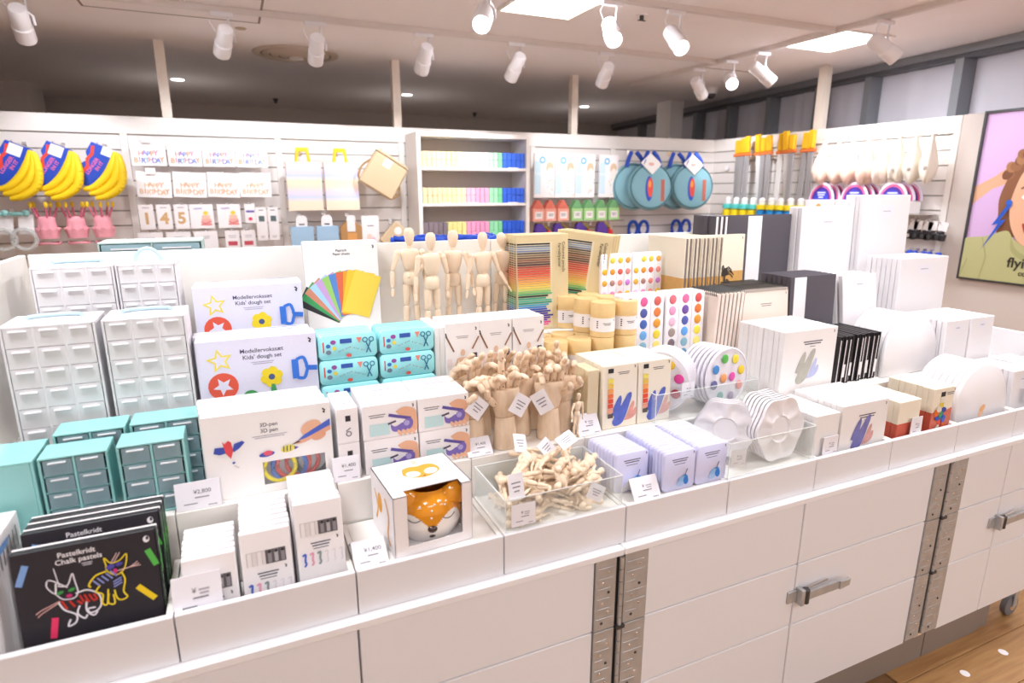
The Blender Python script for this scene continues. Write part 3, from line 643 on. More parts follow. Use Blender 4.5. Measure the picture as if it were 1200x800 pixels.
BALLM = MB().ball((0, 0, 0), 1, 1, 1, WOODM, 10, 7).mesh('joint', smooth=80)
def mannequin(loc, rot, S, label, group, arms=((-.1, 0, -1), (.1, 0, -1)), fore=None, legs=((-.04, 0, -1), (.04, 0, -1)), shin=None, head=(0, 0, 1), feet=True, stand=False, fat=1.0):
    t = thing('wooden_mannequin', label, 'mannequin', loc, rot, group)
    def put(nm, me, p, d, L, r, r2=None):
        q_ = Vector(d).normalized().to_track_quat('Z', 'Y').to_euler()
        obj(nm, me, t, Vector(p) * S, q_, scale=(r * S * fat, (r2 or r) * S * fat, L * S))
    hd = Vector(head).normalized()
    put('chest', CHESTM, (0, 0, .69), (0, 0, 1), .105, .092, .062)
    put('pelvis', PELVM, (0, 0, .52), (0, 0, 1), .065, .075, .055)
    put('waist_ball', BALLM, (0, 0, .588), (0, 0, 1), .035, .040)
    put('neck', BALLM, (0, 0, .802), (0, 0, 1), .035, .022)
    put('head', HEADM, Vector((0, 0, .815)) + hd * .085, hd, .085, .048, .052)
    fore = fore or arms; shin = shin or legs
    for s, a, f in ((-1, arms[0], fore[0]), (1, arms[1], fore[1])):
        a = Vector(a).normalized(); f = Vector(f).normalized(); p = Vector((s * .122, 0, .755))
        put('shoulder', BALLM, p, (0, 0, 1), .03, .03)
        put('upper_arm', LIMB, p, a, .165, .027); e = p + a * .172
        put('forearm', LIMB, e, f, .15, .022); put('hand', HEADM, e + f * .195, f, .042, .020, .012)
    for s, a, f in ((-1, legs[0], shin[0]), (1, legs[1], shin[1])):
        a = Vector(a).normalized(); f = Vector(f).normalized(); p = Vector((s * .042, 0, .47))
        put('thigh', THIGH, p, a, .205, .037); e = p + a * .213
        put('shin', THIGH, e, f, .195, .030); fp = e + f * .205
        if feet: put('foot', HEADM, fp + Vector((0, -.028, -.012)), (0, -1, -.15), .05, .020, .024)
    if stand:
        mb = MB(); mb.lathe([(.14 * S, .0), (.14 * S, .025 * S), (.13 * S, .03 * S)], 24, WOODM)
        obj('stand', mb.mesh('stand', smooth=40), t); obj('rod', MB().cyl((0, .07 * S, .02 * S), (0, .035 * S, .5 * S), .004 * S * 2, n=6, m=CHROME).mesh('rod'), t)
    return t
G = 'tall wooden mannequins by the divider'
MZ = 1.1065
mannequin((.435, 1.665, MZ), (0, 0, .1), .297, 'wooden mannequin standing behind at the row end by paper sheets', G, arms=((-.35, -.05, -1), (.1, 0, -1)), fore=((-.05, -.1, -1), (.1, 0, -1)))
mannequin((.472, 1.585, MZ), (0, 0, .15), .288, 'frontmost wooden mannequin facing straight out with arms down', G, arms=((-.22, 0, -1), (.25, 0, -1)), fore=((-.1, -.12, -1), (0, 0, -1)))
mannequin((.545, 1.62, MZ), (0, 0, -.35), .29, 'wooden mannequin third from paper sheets, body turned aside', G, arms=((-.5, .2, -.35), (.3, -.15, -1)), fore=((-.6, -.3, -.4), (.15, -.25, -1)), head=(.03, 0, 1))
mannequin((.620, 1.585, MZ), (0, 0, .2), .285, 'wooden mannequin fourth from paper sheets, one arm swung wide', G, arms=((-.2, .1, -1), (.35, -.2, -1)), fore=((-.1, 0, -1), (.45, -.4, -1)))
mannequin((.685, 1.625, MZ), (0, .06, -.3), .282, 'wooden mannequin beside pencil boxes with its head tilted down', G, arms=((-.3, -.15, -1), (.35, .05, -1)), fore=((-.2, -.3, -1), (-.05, -.1, -1)), head=(-.28, -.3, .9))

# ---- acrylic bin and the heap of small mannequins (tray 5)
def acrylic_bin(x0, x1, y0, y1, z0, z1, label, k=.003):
    t = thing('acrylic_bin', label, 'bin', ((x0 + x1) / 2, y0, z0)); w2 = (x1 - x0) / 2; d = y1 - y0; h = z1 - z0
    obj('front_pane', bx(-w2, w2, 0, k, 0, h, ACR), t); obj('rear_pane', bx(-w2, w2, d - k, d, 0, h, ACR), t)
    for s in (-1, 1): obj('side_pane', bx(min(s * w2, s * (w2 - k)), max(s * w2, s * (w2 - k)), k + .0004, d - k - .0004, 0, h, ACR), t)
    mb = MB(); e = .0007
    for a in ((-w2, w2, -e, e, h - e, h + e), (-w2, w2, d - e, d + e, h - e, h + e), (-w2 - e, -w2 + e, 0, d, h - e, h + e), (w2 - e, w2 + e, 0, d, h - e, h + e)): mb.box(*a, mat('acrylic_edge', hexc('eef2f2'), .1))
    for sx in (-w2, w2): mb.box(sx - e, sx + e, -e, e, 0, h, mat('acrylic_edge', hexc('eef2f2'), .1))
    obj('polished_edges', mb.mesh('edges'), t)
    return t
acrylic_bin(.424, .693, .980, 1.144, PLZ + .0005, .918, 'clear acrylic bin heaped with small wooden mannequins')
q = random.Random(21)
G = 'small wooden mannequins heaped in the bin'
lays = []
for L_, (n, zz, mx, my) in enumerate([(11, .860, .118, .060), (12, .880, .114, .058), (11, .901, .106, .055), (9, .922, .088, .045), (5, .942, .055, .03)]):
    for i in range(n): lays.append((L_, .5585 + mx * (2 * (i + .5) / n - 1) + q.uniform(-.012, .012), 1.062 + q.uniform(-my, my), zz + q.uniform(-.003, .003)))
side = ['against the front pane', 'against the rear pane']
for i, (L_, x, y, z) in enumerate(lays):
    yaw = q.uniform(0, 2 * pi)
    if abs(cos(yaw)) < .35 : yaw += .8
    S = .118
    rm = Euler((0, 0, yaw)).to_matrix() @ Euler((pi / 2 + q.uniform(-.22, .22), q.uniform(-1.5, 1.5), 0)).to_matrix()
    c = rm @ Vector((0, 0, .5 * S)); p = Vector((x, y, z)) - c
    p.x = min(max(p.x, .44), .678); p.y = min(max(p.y, .996), 1.13)
    e = rm @ Vector((0, 0, S)) + p
    if not (.43 < e.x < .688): p.x -= (e.x - min(max(e.x, .43), .688))
    if not (.99 < e.y < 1.135): p.y -= (e.y - min(max(e.y, .99), 1.135))
    rv = lambda: (q.uniform(-.45, .45), q.uniform(-.45, .25), -1)
    lv = lambda: (q.uniform(-.22, .22), q.uniform(-.45, .12), -1)
    depth = ['buried at the bottom of the heap', 'low in the heap', 'halfway up the heap', 'near the top of the heap', 'on top of the heap'][L_]
    mannequin(p, rm.to_euler(), S, 'small jointed wooden mannequin ' + depth + ' in the acrylic bin', G + ', ' + depth, arms=(rv(), rv()), fore=(rv(), rv()), legs=(lv(), lv()), shin=(lv(), lv()), fat=1.32)
def tag_(x, y, z, w_, h, rot, label, txt=True):
    t = obj('swing_tag', bx(-w_ / 2, w_ / 2, 0, .001, -h, 0, mat('tag_paper', hexc('f3f1f8'), .35)), None, (x, y, z), rot, label, 'tag', 'white paper tags')
    P = Print(.0003); P.bars(0, -h * .35, w_ * .6, 3, h * .05, h * .16, '8e8a98'); P.obj(t, 'printed_text')
mannequin((.683, 1.163, .9365), (0, .08, .3), .108, 'little wooden mannequin standing beside the hands, behind the bin', 'little standing mannequin', arms=((-.55, -.2, -1), (.3, 0, -1)), fore=((-.4, -.5, -1), (.1, 0, -1)))
price_card(.463, .9785, .858, .052, .046, '¥400', 'small price card on the front of the mannequin bin', 0.03)
price_card(.442, 1.152, .937, .058, .044, '¥1,400', 'price card at the foot of the wooden hands', .75)
tag_(.450, .992, .965, .034, .052, (-.2, 0, .1), 'white tag hanging over the bin corner nearest the fox box')
tag_(.520, 1.125, .985, .034, .040, (-.6, .3, .2), 'crumpled white tag at the rear of the mannequin heap')
tag_(.556, 1.09, .975, .030, .036, (-.5, -.6, .2), 'small dotted white tag in the middle of mannequin heap')
tag_(.598, 1.075, .990, .045, .030, (-.9, -.25, .3), 'white tag lying on the very top of the mannequin heap')
tag_(.640, .9855, .905, .040, .034, (-.15, .55, 0), 'tilted printed tag inside the bin front pane')

# ---- wooden hands (low step)
def seg_finger(segs, r, m):
    """a chain of three jointed segments; segs = list of (length, direction)"""
    mb = MB(); p = Vector((0, 0, 0))
    for i, (L, d) in enumerate(segs):
        d = Vector(d).normalized(); rr = r * (1 - .10 * i)
        qq = d.to_track_quat('Z', 'Y').to_matrix().to_4x4(); qq.translation = p
        mb.lathe([(rr * .75, .0), (rr, .003), (rr, L - .004), (rr * .8, L - .001), (rr * .3, L + .0012)] if i == len(segs) - 1 else [(rr * .8, 0), (rr, .002), (rr * .97, L - .003), (rr * .8, L - .0008)], 10, m, qq)
        mb.lathe([(.0016, -rr * 1.03), (.0016, rr * 1.03)], 6, mat('joint_pin', hexc('6b4a30'), .5), Matrix.Translation(p + d * .006) @ Matrix.Rotation(pi / 2, 4, 'X'))
        p = p + d * L
    return mb.mesh('finger', smooth=45)
def curl(a): return [(.030, (0, -sin(a * .35), cos(a * .35))), (.024, (0, -sin(a), cos(a))), (.020, (0, -sin(a * 1.7), cos(a * 1.7)))]
FING = [seg_finger(curl(a), .0086, WOODH) for a in (.05, .45, 1.0, 1.5)]
THUMB = [seg_finger([(.030, d0), (.026, d1)], .0082, WOODH) for d0, d1 in [((-.75, -.25, .65), (-.3, -.45, .9)), ((-.6, -.6, .6), (.3, -.7, .7)), ((-.9, -.2, .3), (-.6, -.3, .9))]]
WRIST = MB().lathe([(.0285, 0), (.0285, .004), (.0265, .04), (.0225, .085), (.0215, .088)], 24, WOODH, Matrix.Diagonal((1, .85, 1, 1))).mesh('wrist', smooth=50)
mb = MB(); mb.lathe([(.0200, .0875), (.0235, .091), (.0255, .100), (.031, .125), (.0345, .150), (.0345, .163), (.032, .168)], 24, WOODH, Matrix.Diagonal((1, .62, 1, 1)))
PALM = mb.mesh('palm', smooth=50)
def hand(x, y, yaw, pose, th, label, z=.9362, mirror=False, lean=0):
    t = thing('wooden_hand', label, 'wooden hand', (x, y, z), (lean, 0, yaw), 'jointed wooden hands')
    obj('wrist_base', WRIST, t, scale=(1, 1, .82)); obj('palm', PALM, t, scale=(1, 1, .82))
    s = -1 if mirror else 1
    for i, k in enumerate(pose):
        xx = s * (-.0245 + i * .0163); L = (.94, 1.05, 1.0, .82)[i] * (1.15 if k == 0 else 1)
        obj('finger', FING[k], t, (xx, 0, .1365), (0, xx * 4, 0), scale=(1, 1, L))
    obj('thumb', THUMB[th], t, (s * -.028, -.006, .106), (0, 0, 0), scale=(s, 1, 1))
    return t
hand(.512, 1.183, .1, (2, 0, 2, 2), 0, 'frontmost wooden hand with one finger raised, tag hanging on it')
hand(.626, 1.19, -.25, (1, 2, 2, 3), 1, 'wooden hand with curled fingers beside the little mannequin', mirror=True)
hand(.446, 1.205, .5, (3, 3, 3, 3), 1, 'wooden fist at the front corner next to stapler boxes')
hand(.570, 1.235, 0, (2, 1, 1, 2), 2, 'wooden hand half curled, just behind the front pair')
hand(.678, 1.225, -.5, (2, 2, 1, 2), 1, 'wooden hand at the corner next to the kraft pads', mirror=True)
hand(.485, 1.268, .3, (1, 1, 2, 2), 0, 'wooden hand behind the front fist')
hand(.628, 1.262, -.2, (1, 1, 1, 2), 2, 'wooden hand behind the one with curled fingers')
hand(.440, 1.300, .7, (2, 2, 2, 1), 0, 'rear wooden hand touching the stapler boxes side')
hand(.545, 1.304, .1, (1, 2, 1, 1), 1, 'rear wooden hand in the middle, below mannequin kits')
hand(.690, 1.302, -.4, (2, 1, 2, 1), 1, 'rear wooden hand next to the cardboard tubes', mirror=True)
tag_(.452, 1.163, 1.062, .044, .044, (0, .75, .2), 'diamond hung white tag on the fist by stapler boxes')
tag_(.545, 1.148, 1.062, .040, .046, (0, .6, .1), 'folded white tag hanging on the frontmost hand')
tag_(.572, 1.146, 1.066, .036, .055, (.1, -.5, -.3), 'second white tag fanned out between the two front hands')

# ---- lavender tins (tray 6)
def tin_me(w_, h, d, m, r=.010):
    pts = []
    for cx, cz, a0 in ((w_ / 2 - r, r, -90), (w_ / 2 - r, h - r, 0), (-w_ / 2 + r, h - r, 90), (-w_ / 2 + r, r, 180)):
        for i in range(5): a = rad(a0 + i * 22.5); pts.append((cx + r * cos(a), cz + r * sin(a)))
    return MB().prism(pts, 0, d, m).mesh('tin', .0018, 50)
def lav_print(W, H):
    P = Print(.0003); P.bars(.0, H * .80, W * .5, 2, .0022, .005); P.bars(0, H * .68, W * .34, 1, .0014); P.mark(W * .42, H * .92, .006)
    P.ell(W * .16, H * .28, .011, .009, '4b97e0', .4); P.ell(W * .10, H * .24, .012, .010, '8fbcec', .2); P.ell(W * .22, H * .22, .007, .010, '2f7fd6', .2); P.ell(W * .04, H * .16, .010, .006, 'a9c6ee', 0); P.line([(W * .17, H * .34), (W * .24, H * .52)], .002, '5d5a78')
    return P
tm = tin_me(.088, .094, .0105, LAV); lp = lav_print(.088, .094)
G = 'lavender watercolour tins'
rowof('watercolour_tin', 'tin', tm, .852, .990, PLZ + .0005, 13, .0118, '{o} lavender tin, column in the middle of its tray', G, 0, lp.obj, None, 3, .001, flab='frontmost lavender tin with blue splash, middle column')
rowof('watercolour_tin', 'tin', tm, .943, .990, PLZ + .0005, 13, .0118, '{o} lavender tin, column next to the flower palettes', G, 0, lp.obj, None, 4, .001, flab='frontmost lavender tin with blue splash, next to flower palettes')
q = random.Random(5)
for i in range(9):
    o = obj('watercolour_tin', tm, None, (.752 - .001 * i, 1.030 + i * .0118, PLZ + .0005), (-.0, 0, 0), nth(i, 9) + ' lavender tin, short column next to mannequin bin', 'tin', G)
    if i == 0: lp.obj(o)
price_card(.762, .978, PLZ + .001, .070, .052, '¥700', 'price card leaning before the short column of lavender tins', .55)

# ---- flower palettes in an acrylic bin (tray 7)
def flower_me():
    n = 72; R = .083; rings = [0, .022, .030, .034, .040, .055, .068, .076, .083]
    vs = []; fs = []
    for k, r in enumerate(rings):
        for i in range(n):
            a = 2 * pi * i / n; lob = .5 + .5 * cos(6 * a)
            rr = r * (1 - .10 * (1 - lob) * (r / R) ** 2)
            if r <= .030: dep = .006
            elif r <= .034: dep = .001
            elif r < .080: dep = .0075 * min(1, lob * 1.7) if r > .038 else .003
            else: dep = 0
            if r == .076: dep = .002 * lob
            vs.append((rr * cos(a), dep, rr * sin(a)))
    for k in range(len(rings) - 1):
        for i in range(n):
            j = (i + 1) % n; fs.append((k * n + i, k * n + j, (k + 1) * n + j, (k + 1) * n + i))
    b = len(vs); L = (len(rings) - 1) * n
    for i in range(n): x, y, z = vs[L + i]; vs.append((x * .985, .009, z * .985))
    for i in range(n): j = (i + 1) % n; fs.append((L + i, L + j, b + j, b + i))
    fs.append(tuple(range(b, b + n)))
    return MB().add(vs, fs, WPLA).mesh('flower', smooth=50)
fm_ = flower_me()
acrylic_bin(.988, 1.262, .982, 1.143, PLZ + .0005, .935, 'clear acrylic bin of white flower palettes')
G = 'white flower shaped palettes'
for i in range(7): obj('flower_palette', fm_, None, (1.170 + .0005 * i, 1.006 + i * .0118, PLZ + .087), (-.06, 0, .06), nth(i, 7) + ' white flower palette of the row facing out', 'palette', G)
for i in range(4): obj('flower_palette', fm_, None, (1.052 + i * .0073, 1.069 + i * .0078, PLZ + .082), (-.05, 0, -.75), nth(i, 4) + ' white flower palette of the tilted row near lavender tins', 'palette', G, scale=(.9, .9, .9))
price_card(1.020, .9865, .872, .045, .042, '¥400', 'price card held inside the flower palette bin', 0.0)

# ---- white watercolour pads (tray 8)
PURP = mat('purple_wash', hexc('7a79b8'), .7, var=.45, scale=60); PINKW = mat('pink_wash', hexc('dca6a4'), .7, var=.3, scale=60); GREYW = mat('grey_wash', hexc('b4b2a8'), .7, var=.25, scale=60)
def splash(P, x, z, s, c1, c2):
    P.poly(smooth_path([(x - .50 * s, z + .18 * s), (x - .42 * s, z + .42 * s), (x - .24 * s, z + .78 * s), (x - .08 * s, z + .95 * s), (x - .02 * s, z + .80 * s), (x - .06 * s, z + .52 * s), (x + .08 * s, z + .72 * s), (x + .26 * s, z + .98 * s), (x + .42 * s, z + 1.02 * s), (x + .44 * s, z + .85 * s), (x + .34 * s, z + .55 * s), (x + .22 * s, z + .2 * s), (x + .02 * s, z - .18 * s), (x - .3 * s, z - .28 * s), (x - .44 * s, z - .12 * s), (x - .36 * s, z + .12 * s), (x - .50 * s, z + .18 * s)]), c1)
    P.poly(smooth_path([(x + .10 * s, z - .10 * s), (x + .24 * s, z + .14 * s), (x + .38 * s, z + .46 * s), (x + .52 * s, z + .66 * s), (x + .58 * s, z + .55 * s), (x + .52 * s, z + .28 * s), (x + .62 * s, z + .38 * s), (x + .70 * s, z + .32 * s), (x + .66 * s, z + .1 * s), (x + .45 * s, z - .06 * s), (x + .10 * s, z - .10 * s)]), c2)
def wash_print(W, H, s, c1, c2, zz=.22):
    P = Print(); P.bars(W * .04, H * .82, W * .36, 2, .003, .0065); P.bars(W * .04, H * .745, W * .10, 1, .0016); P.mark(W * .43, H * .94, .008)
    splash(P, W * -.06, H * zz, s, c1, c2); return P
G = 'white watercolour pads'
me = carton_me(.176, .190, .0185, PAPERW)
rowof('watercolour_pad', 'paper pad', me, 1.458, .996, TFZ + .001, 8, .0192, '{o} square watercolour pad behind the purple splash cover', G, 0, wash_print(.176, .190, .072, PURP, PINKW, .42).obj, None, 6, .001, flab='square white watercolour pad with purple and pink splash cover')
me = carton_me(.086, .178, .0135, PAPERW)
rowof('watercolour_pad', 'paper pad', me, 1.3195, .996, TFZ + .001, 11, .0140, '{o} narrow white pad of the row beside the flower palettes', G, 0, None, None, 7, .001, flab='frontmost narrow white pad, price card before it')
price_card(1.328, .9865, .846, .052, .048, '¥600', 'price card in front of the narrow white pads', .02)
# big square pads on the low step
me = carton_me(.205, .19, .0175, PAPERW)
rowof('watercolour_pad', 'paper pad', me, 1.428, 1.162, RZ[0] + .0008, 9, .0185, '{o} large square pad behind the grey splash cover', 'large white watercolour pads', 0, wash_print(.205, .19, .075, GREYW, mat('pale_blue_wash', hexc('bcc2e6'), .7, var=.2), .30).obj, None, 9, .0012, flab='large square white pad with grey splash cover')

# ---- kraft acrylic pads (tray 9)
def acr_print(W, H):
    P = Print(); P.rect(-W / 2 + .001, W / 2 - .001, .001, H * .50, 'cf5f4a') if False else None
    P.poly([(-W * .5 + .001, .001), (W * .5 - .001, .001), (W * .5 - .001, H * .66), (W * .2, H * .63), (-W * .1, H * .68), (-W * .5 + .001, H * .62)], 'd4705c')
    for i, c in enumerate(('2a2a30', 'ece6d8', 'e8d04a', 'b99a3a', 'e0702c', 'e8502c', 'd9402c', 'e88a5a')):
        z = H * .90 - i * .016; P.rect(-W * .16, -W * .16 + .019, z - .007, z + .007, c)
    q_ = random.Random(3)
    for i in range(14): P.ell(-W * .3 + q_.uniform(0, W * .5), H * .46 + q_.uniform(-.02, .04), .008, .012, ('2f4aa8', '3a5cc8', 'e8702c', 'f0e8d8', '3fa060')[i % 5], q_.uniform(0, 3), 8)
    P.bars(W * .24, H * .92, W * .36, 2, .002, .005); P.mark(W * .44, H * .96, .007)
    return P
def kraft_side(h, d):                 # the red lower part runs round the spine
    return MB().box(-.045, .045, 0, d, 0, h * .62, mat('red_cover_band', hexc('cf5f4a'), .6)).box(-.045, .045, 0, d, h * .62, h, CREAM)
G = 'cream acrylic paper pads'
me = kraft_side(.186, .0165).mesh('apad', .0012)
rowof('acrylic_pad', 'paper pad', me, 1.783, .996, TFZ + .001, 8, .0172, '{o} cream acrylic pad behind the painted cover', G, 0, acr_print(.09, .186).obj, None, 11, .0025, flab='cream acrylic pad with colourful paint tube cover')
def small_spine(o, i):
    pass
me = kraft_side(.168, .0165).mesh('apad2', .0012)
rowof('acrylic_pad', 'paper pad', me, 1.640, .996, TFZ + .001, 8, .0172, '{o} red banded acrylic pad next to the square white pads', G, 0, None, None, 12, .0025)
price_card(1.662, .9845, .842, .045, .052, '¥600', 'price card before the red banded acrylic pads', .02)

# ---- arched canvases
def arch_me(W, H, d, m):
    pts = [(-W / 2, 0), (W / 2, 0)]; R = W / 2; zc = H - R
    pts += [(R * cos(a), zc + R * sin(a)) for a in [pi * i / 28 for i in range(29)]]
    return MB().prism(pts, 0, d, m).mesh('arch', .002, 50)
me = arch_me(.245, .226, .016, CANVAS)
P = Print(); 
for x, z, c in ((.0, .075, 'f6c9a8'), (.02, .05, 'f4cdc0'), (.005, .09, 'f0b87c')): P.ell(x, z, .014, .01, c, .5)
P.rect(-.03, .045, .025, .06, 'f3ddda')
G = 'round topped white canvases'
rowof('arched_canvas', 'canvas', me, 1.992, 1.0, TFZ + .002, 7, .0185, '{o} round topped canvas of the row at the counter front', G, .05, P.obj, None, 13, .004, flab='frontmost round topped canvas with small peach print')
me = arch_me(.250, .186, .016, CANVAS)
rowof('arched_canvas', 'canvas', me, 1.905, 1.178, RZ[0] - .065 + .066, 7, .0200, '{o} round topped canvas of the raised row by black books', G, .05, None, None, 14, .004)
# ---- small canvases (tray 10 and low step)
def canvas_row(W, H, d, x, y, z, n, pitch, nm, group, lean=.03, sd=0, lab=True, yaw=0):
    me = carton_me(W, H, d, CANVAS, .0018)
    def fr(o):
        P = Print(); P.rect(-W * .14, W * .14, H * .78, H * .90, 'e9e6ee'); P.bars(0, H * .84, W * .16, 1, .003, c='b5b1bb'); P.obj(o, 'printed_label')
    return rowof('blank_canvas', 'canvas', me, x, y, z, n, pitch, '{o} blank canvas ' + nm, group, lean, fr, None, sd, .003, yaw)
G = 'blank white canvases'
canvas_row(.10, .185, .015, 2.19, 1.0, TFZ + .002, 8, .0175, 'in the far tray beside the arched canvases', G, .05, 1)
canvas_row(.12, .185, .015, 2.315, 1.0, TFZ + .002, 8, .0175, 'in the far tray at the end rail', G, .05, 2)
price_card(2.205, .9865, .86, .05, .05, '¥300', 'price card in front of the far small canvases', .05)
canvas_row(.118, .158, .015, 2.092, 1.160, RZ[0] + .001, 9, .0178, 'on the low step beside the raised arched row', G, .03, 3)
canvas_row(.125, .158, .015, 2.222, 1.160, RZ[0] + .001, 9, .0178, 'on the low step near the end rail', G, .03, 4)
canvas_row(.258, .248, .016, 2.205, 1.366, RZ[1] + .001, 7, .0186, 'large, on the middle step at the counter end', G, .02, 5)
canvas_row(.165, .205, .016, 1.905, 1.362, RZ[1] + .001, 4, .0250, 'leaning on the middle step beside charcoal books', G, .16, 6)
canvas_row(.262, .335, .018, 2.05 - .10, 1.565, RZ[2] + .001, 3, .0205, 'tall, on the top step beside charcoal sketchbooks', G, .04, 7)
canvas_row(.262, .375, .018, 2.262, 1.565, RZ[2] + .001, 4, .0205, 'tallest, on the top step at its far end', G, .04, 8)

# ---- teal drawer cabinets (low step)
CLP = mat('frosted_white_plastic', hexc('faf7fa'), .3, alpha=.8)
PB = mat('pale_blue_handle', hexc('bcd8e4'), .35)
def drawer_cabinet(loc, W, H, D, rows, ncol, label, group, shell, drawer, handle=True, back=False, up=False, pull=CLEARP):
    t = thing('drawer_cabinet', label, 'drawer cabinet', loc, (0, 0, pi if back else 0), group)
    k = .004; y0 = -D / 2; y1 = D / 2
    mb = MB(); mb.box(-W / 2, W / 2, y0, y1, H - k, H, shell); mb.box(-W / 2, W / 2, y0, y1, 0, k, shell); mb.box(-W / 2, -W / 2 + k, y0, y1, k, H - k, shell); mb.box(W / 2 - k, W / 2, y0, y1, k, H - k, shell); mb.box(-W / 2 + k, W / 2 - k, y1 - k, y1, k, H - k, shell)
    cw = (W - 2 * k) / ncol; rh = (H - 2 * k) / rows
    for i in range(1, ncol): mb.box(-W / 2 + k + i * cw - .002, -W / 2 + k + i * cw + .002, y0, y1 - k, k, H - k, shell)
    for j in range(1, rows): mb.box(-W / 2 + k, W / 2 - k, y0 + .002, y1 - k, k + j * rh - .001, k + j * rh + .001, shell)
    obj('shell', mb.mesh('shell', .0012), t)
    if not back:
        dm = MB(); gp = .0014 if shell is CLP else .003; a = cw / 2 - gp; b = rh - gp - .0005
        dm.box(-a, a, .001, .0028, 0, b, drawer); dm.box(-a, a, .0028, D - .012, 0, .0015, drawer); dm.box(-a * .62, a * .62, -.004, .001, b * .80, b * .86, pull)
        dme = dm.mesh('drawer')
        for i in range(ncol):
            for j in range(rows): obj('drawer', dme, t, (-W / 2 + k + (i + .5) * cw, y0, k + j * rh + .002))
    if handle:
        if up: hp = [(W * .22 * cos(a), 0, H - .002 + .030 * sin(a)) for a in [pi * i / 12 for i in range(13)]]
        else: hp = [(W * .30 * cos(a), D * .05 + .020 * sin(a), H + .004) for a in [pi * i / 12 for i in range(13)]]
        obj('carry_handle', MB().tube(hp, .004, 8, PB if shell is CLP else shell).mesh('handle', smooth=60), t)
    return t
G = 'teal plastic drawer cabinets'
drawer_cabinet((-.288, 1.208, RZ[0] + .0008), .100, .130, .066, 4, 2, 'teal cabinet of smoky drawers behind the black cat box', G, TEAL, TEALD, False)
drawer_cabinet((-.172, 1.200, RZ[0] + .0008), .104, .135, .066, 4, 2, 'teal cabinet of smoky drawers behind the price card', G, TEAL, TEALD, False)
drawer_cabinet((-.277, 1.292, RZ[0] + .0008), .112, .140, .066, 4, 2, 'rear teal cabinet behind the one at the cat box', G, TEAL, TEALD, False)
drawer_cabinet((-.155, 1.289, RZ[0] + .0008), .118, .142, .066, 4, 2, 'rear teal cabinet next to the 3D pen box', G, TEAL, TEALD, False)
drawer_cabinet((-.399, 1.225, RZ[0] + .0008), .112, .130, .105, 4, 2, 'teal cabinet turned backwards with a plain wrapped face', G, TEAL, TEALD, False, back=True)
# clear cabinets on the middle and top steps
G = 'clear plastic drawer cabinets'

drawer_cabinet((-.331, 1.40, RZ[1] + .0008), .146, .240, .110, 6, 3, 'clear drawer cabinet beside the cream end panel', G, CLP, CLEARP, True, pull=WPLA)
drawer_cabinet((-.177, 1.40, RZ[1] + .0008), .142, .240, .110, 6, 3, 'clear drawer cabinet beside the dough sets', G, CLP, CLEARP, True, pull=WPLA)
drawer_cabinet((-.315, 1.575, RZ[2] + .0008), .146, .240, .110, 6, 3, 'rear clear drawer cabinet near the cream end panel', G, CLP, CLEARP, True, pull=WPLA)
drawer_cabinet((-.182, 1.575, RZ[2] + .0008), .115, .240, .110, 6, 3, 'rear clear drawer cabinet with its handle raised', G, CLP, CLEARP, True, up=True, pull=WPLA)
t = drawer_cabinet((-.19, 1.80, 1.1015), .225, .275, .120, 4, 2, 'grey teal cabinet on the far side, only its top showing', 'teal plastic drawer cabinets', mat('grey_teal_plastic', hexc('a9bfba'), .4), TEALD, False)

# ---- 3D pen boxes
price_card(-.108, 1.1513, RZ[0] + .001, .074, .052, '¥2,800', 'price card in front of the teal cabinets, reading 2,800 yen', .12)
Wp, Hp = .226, .164
t0 = MB(); x0, x1, z0, z1 = -.017, .097, .016, .062; k = .0012; d = .028
t0.box(-Wp / 2, x0, 0, k, 0, Hp, PAPERW); t0.box(x1, Wp / 2, 0, k, 0, Hp, PAPERW); t0.box(x0, x1, 0, k, 0, z0, PAPERW); t0.box(x0, x1, 0, k, z1, Hp, PAPERW)
t0.box(-Wp / 2, Wp / 2, d - k, d, 0, Hp, PAPERW); t0.box(-Wp / 2, -Wp / 2 + k, k, d - k, 0, Hp, PAPERW); t0.box(Wp / 2 - k, Wp / 2, k, d - k, 0, Hp, PAPERW); t0.box(-Wp / 2 + k, Wp / 2 - k, k, d - k, 0, k, PAPERW); t0.box(-Wp / 2 + k, Wp / 2 - k, k, d - k, Hp - k, Hp, PAPERW)
front_me = t0.mesh('penbox')
P = Print(); P.text('3D-pen', .0, .136, .0105, '4a4650', .012); P.text('3D pen', .0, .1245, .0105, '4a4650', .012); P.bars(0, .115, .062, 2, .0012, .0035, '9a96a0'); P.mark(Wp / 2 - .012, Hp - .015, .010)
P.poly([(.038, .090), (.047, .094), (Wp / 2 - .002, .127), (Wp / 2 - .002, .108), (.062, .090), (.050, .0885)], 'e6ae90')
P.ell(.075, .118, .020, .014, 'e9b596', .4); P.ell(.088, .100, .014, .009, 'e3a585', .3)
P.poly([(.048, .0945), (.062, .106), (Wp / 2 - .002, .131), (Wp / 2 - .002, .118), (.066, .099)], '4a66c8'); P.poly([(.036, .0885), (.049, .0955), (.054, .0925)], '3a3438')
P.poly([(-.098, .094), (-.095, .105), (-.078, .104), (-.076, .092), (-.088, .090)], '3b4fae'); P.poly([(-.066, .097), (-.062, .108), (-.048, .112), (-.044, .108), (-.054, .098), (-.064, .092)], '3b4fae')
P.poly([(-.082, .116), (-.078, .110), (-.072, .116), (-.067, .112), (-.065, .094), (-.070, .080), (-.078, .092)], 'e0484c'); P.line([(-.068, .070), (-.064, .0725)], .004, '3b4fae'); P.line([(-.066, .066), (-.058, .060)], .003, 'd9d2d6')
P.ell(-.008, .078, .014, .005, '4a52b0', .1); P.ell(-.006, .080, .008, .005, 'e0546c'); P.ell(.030, .083, .013, .007, 'e9dc5a', .15)
for i in range(3): P.line([(.022 + i * .006, .078), (.023 + i * .006, .089)], .002, '3d3a44')
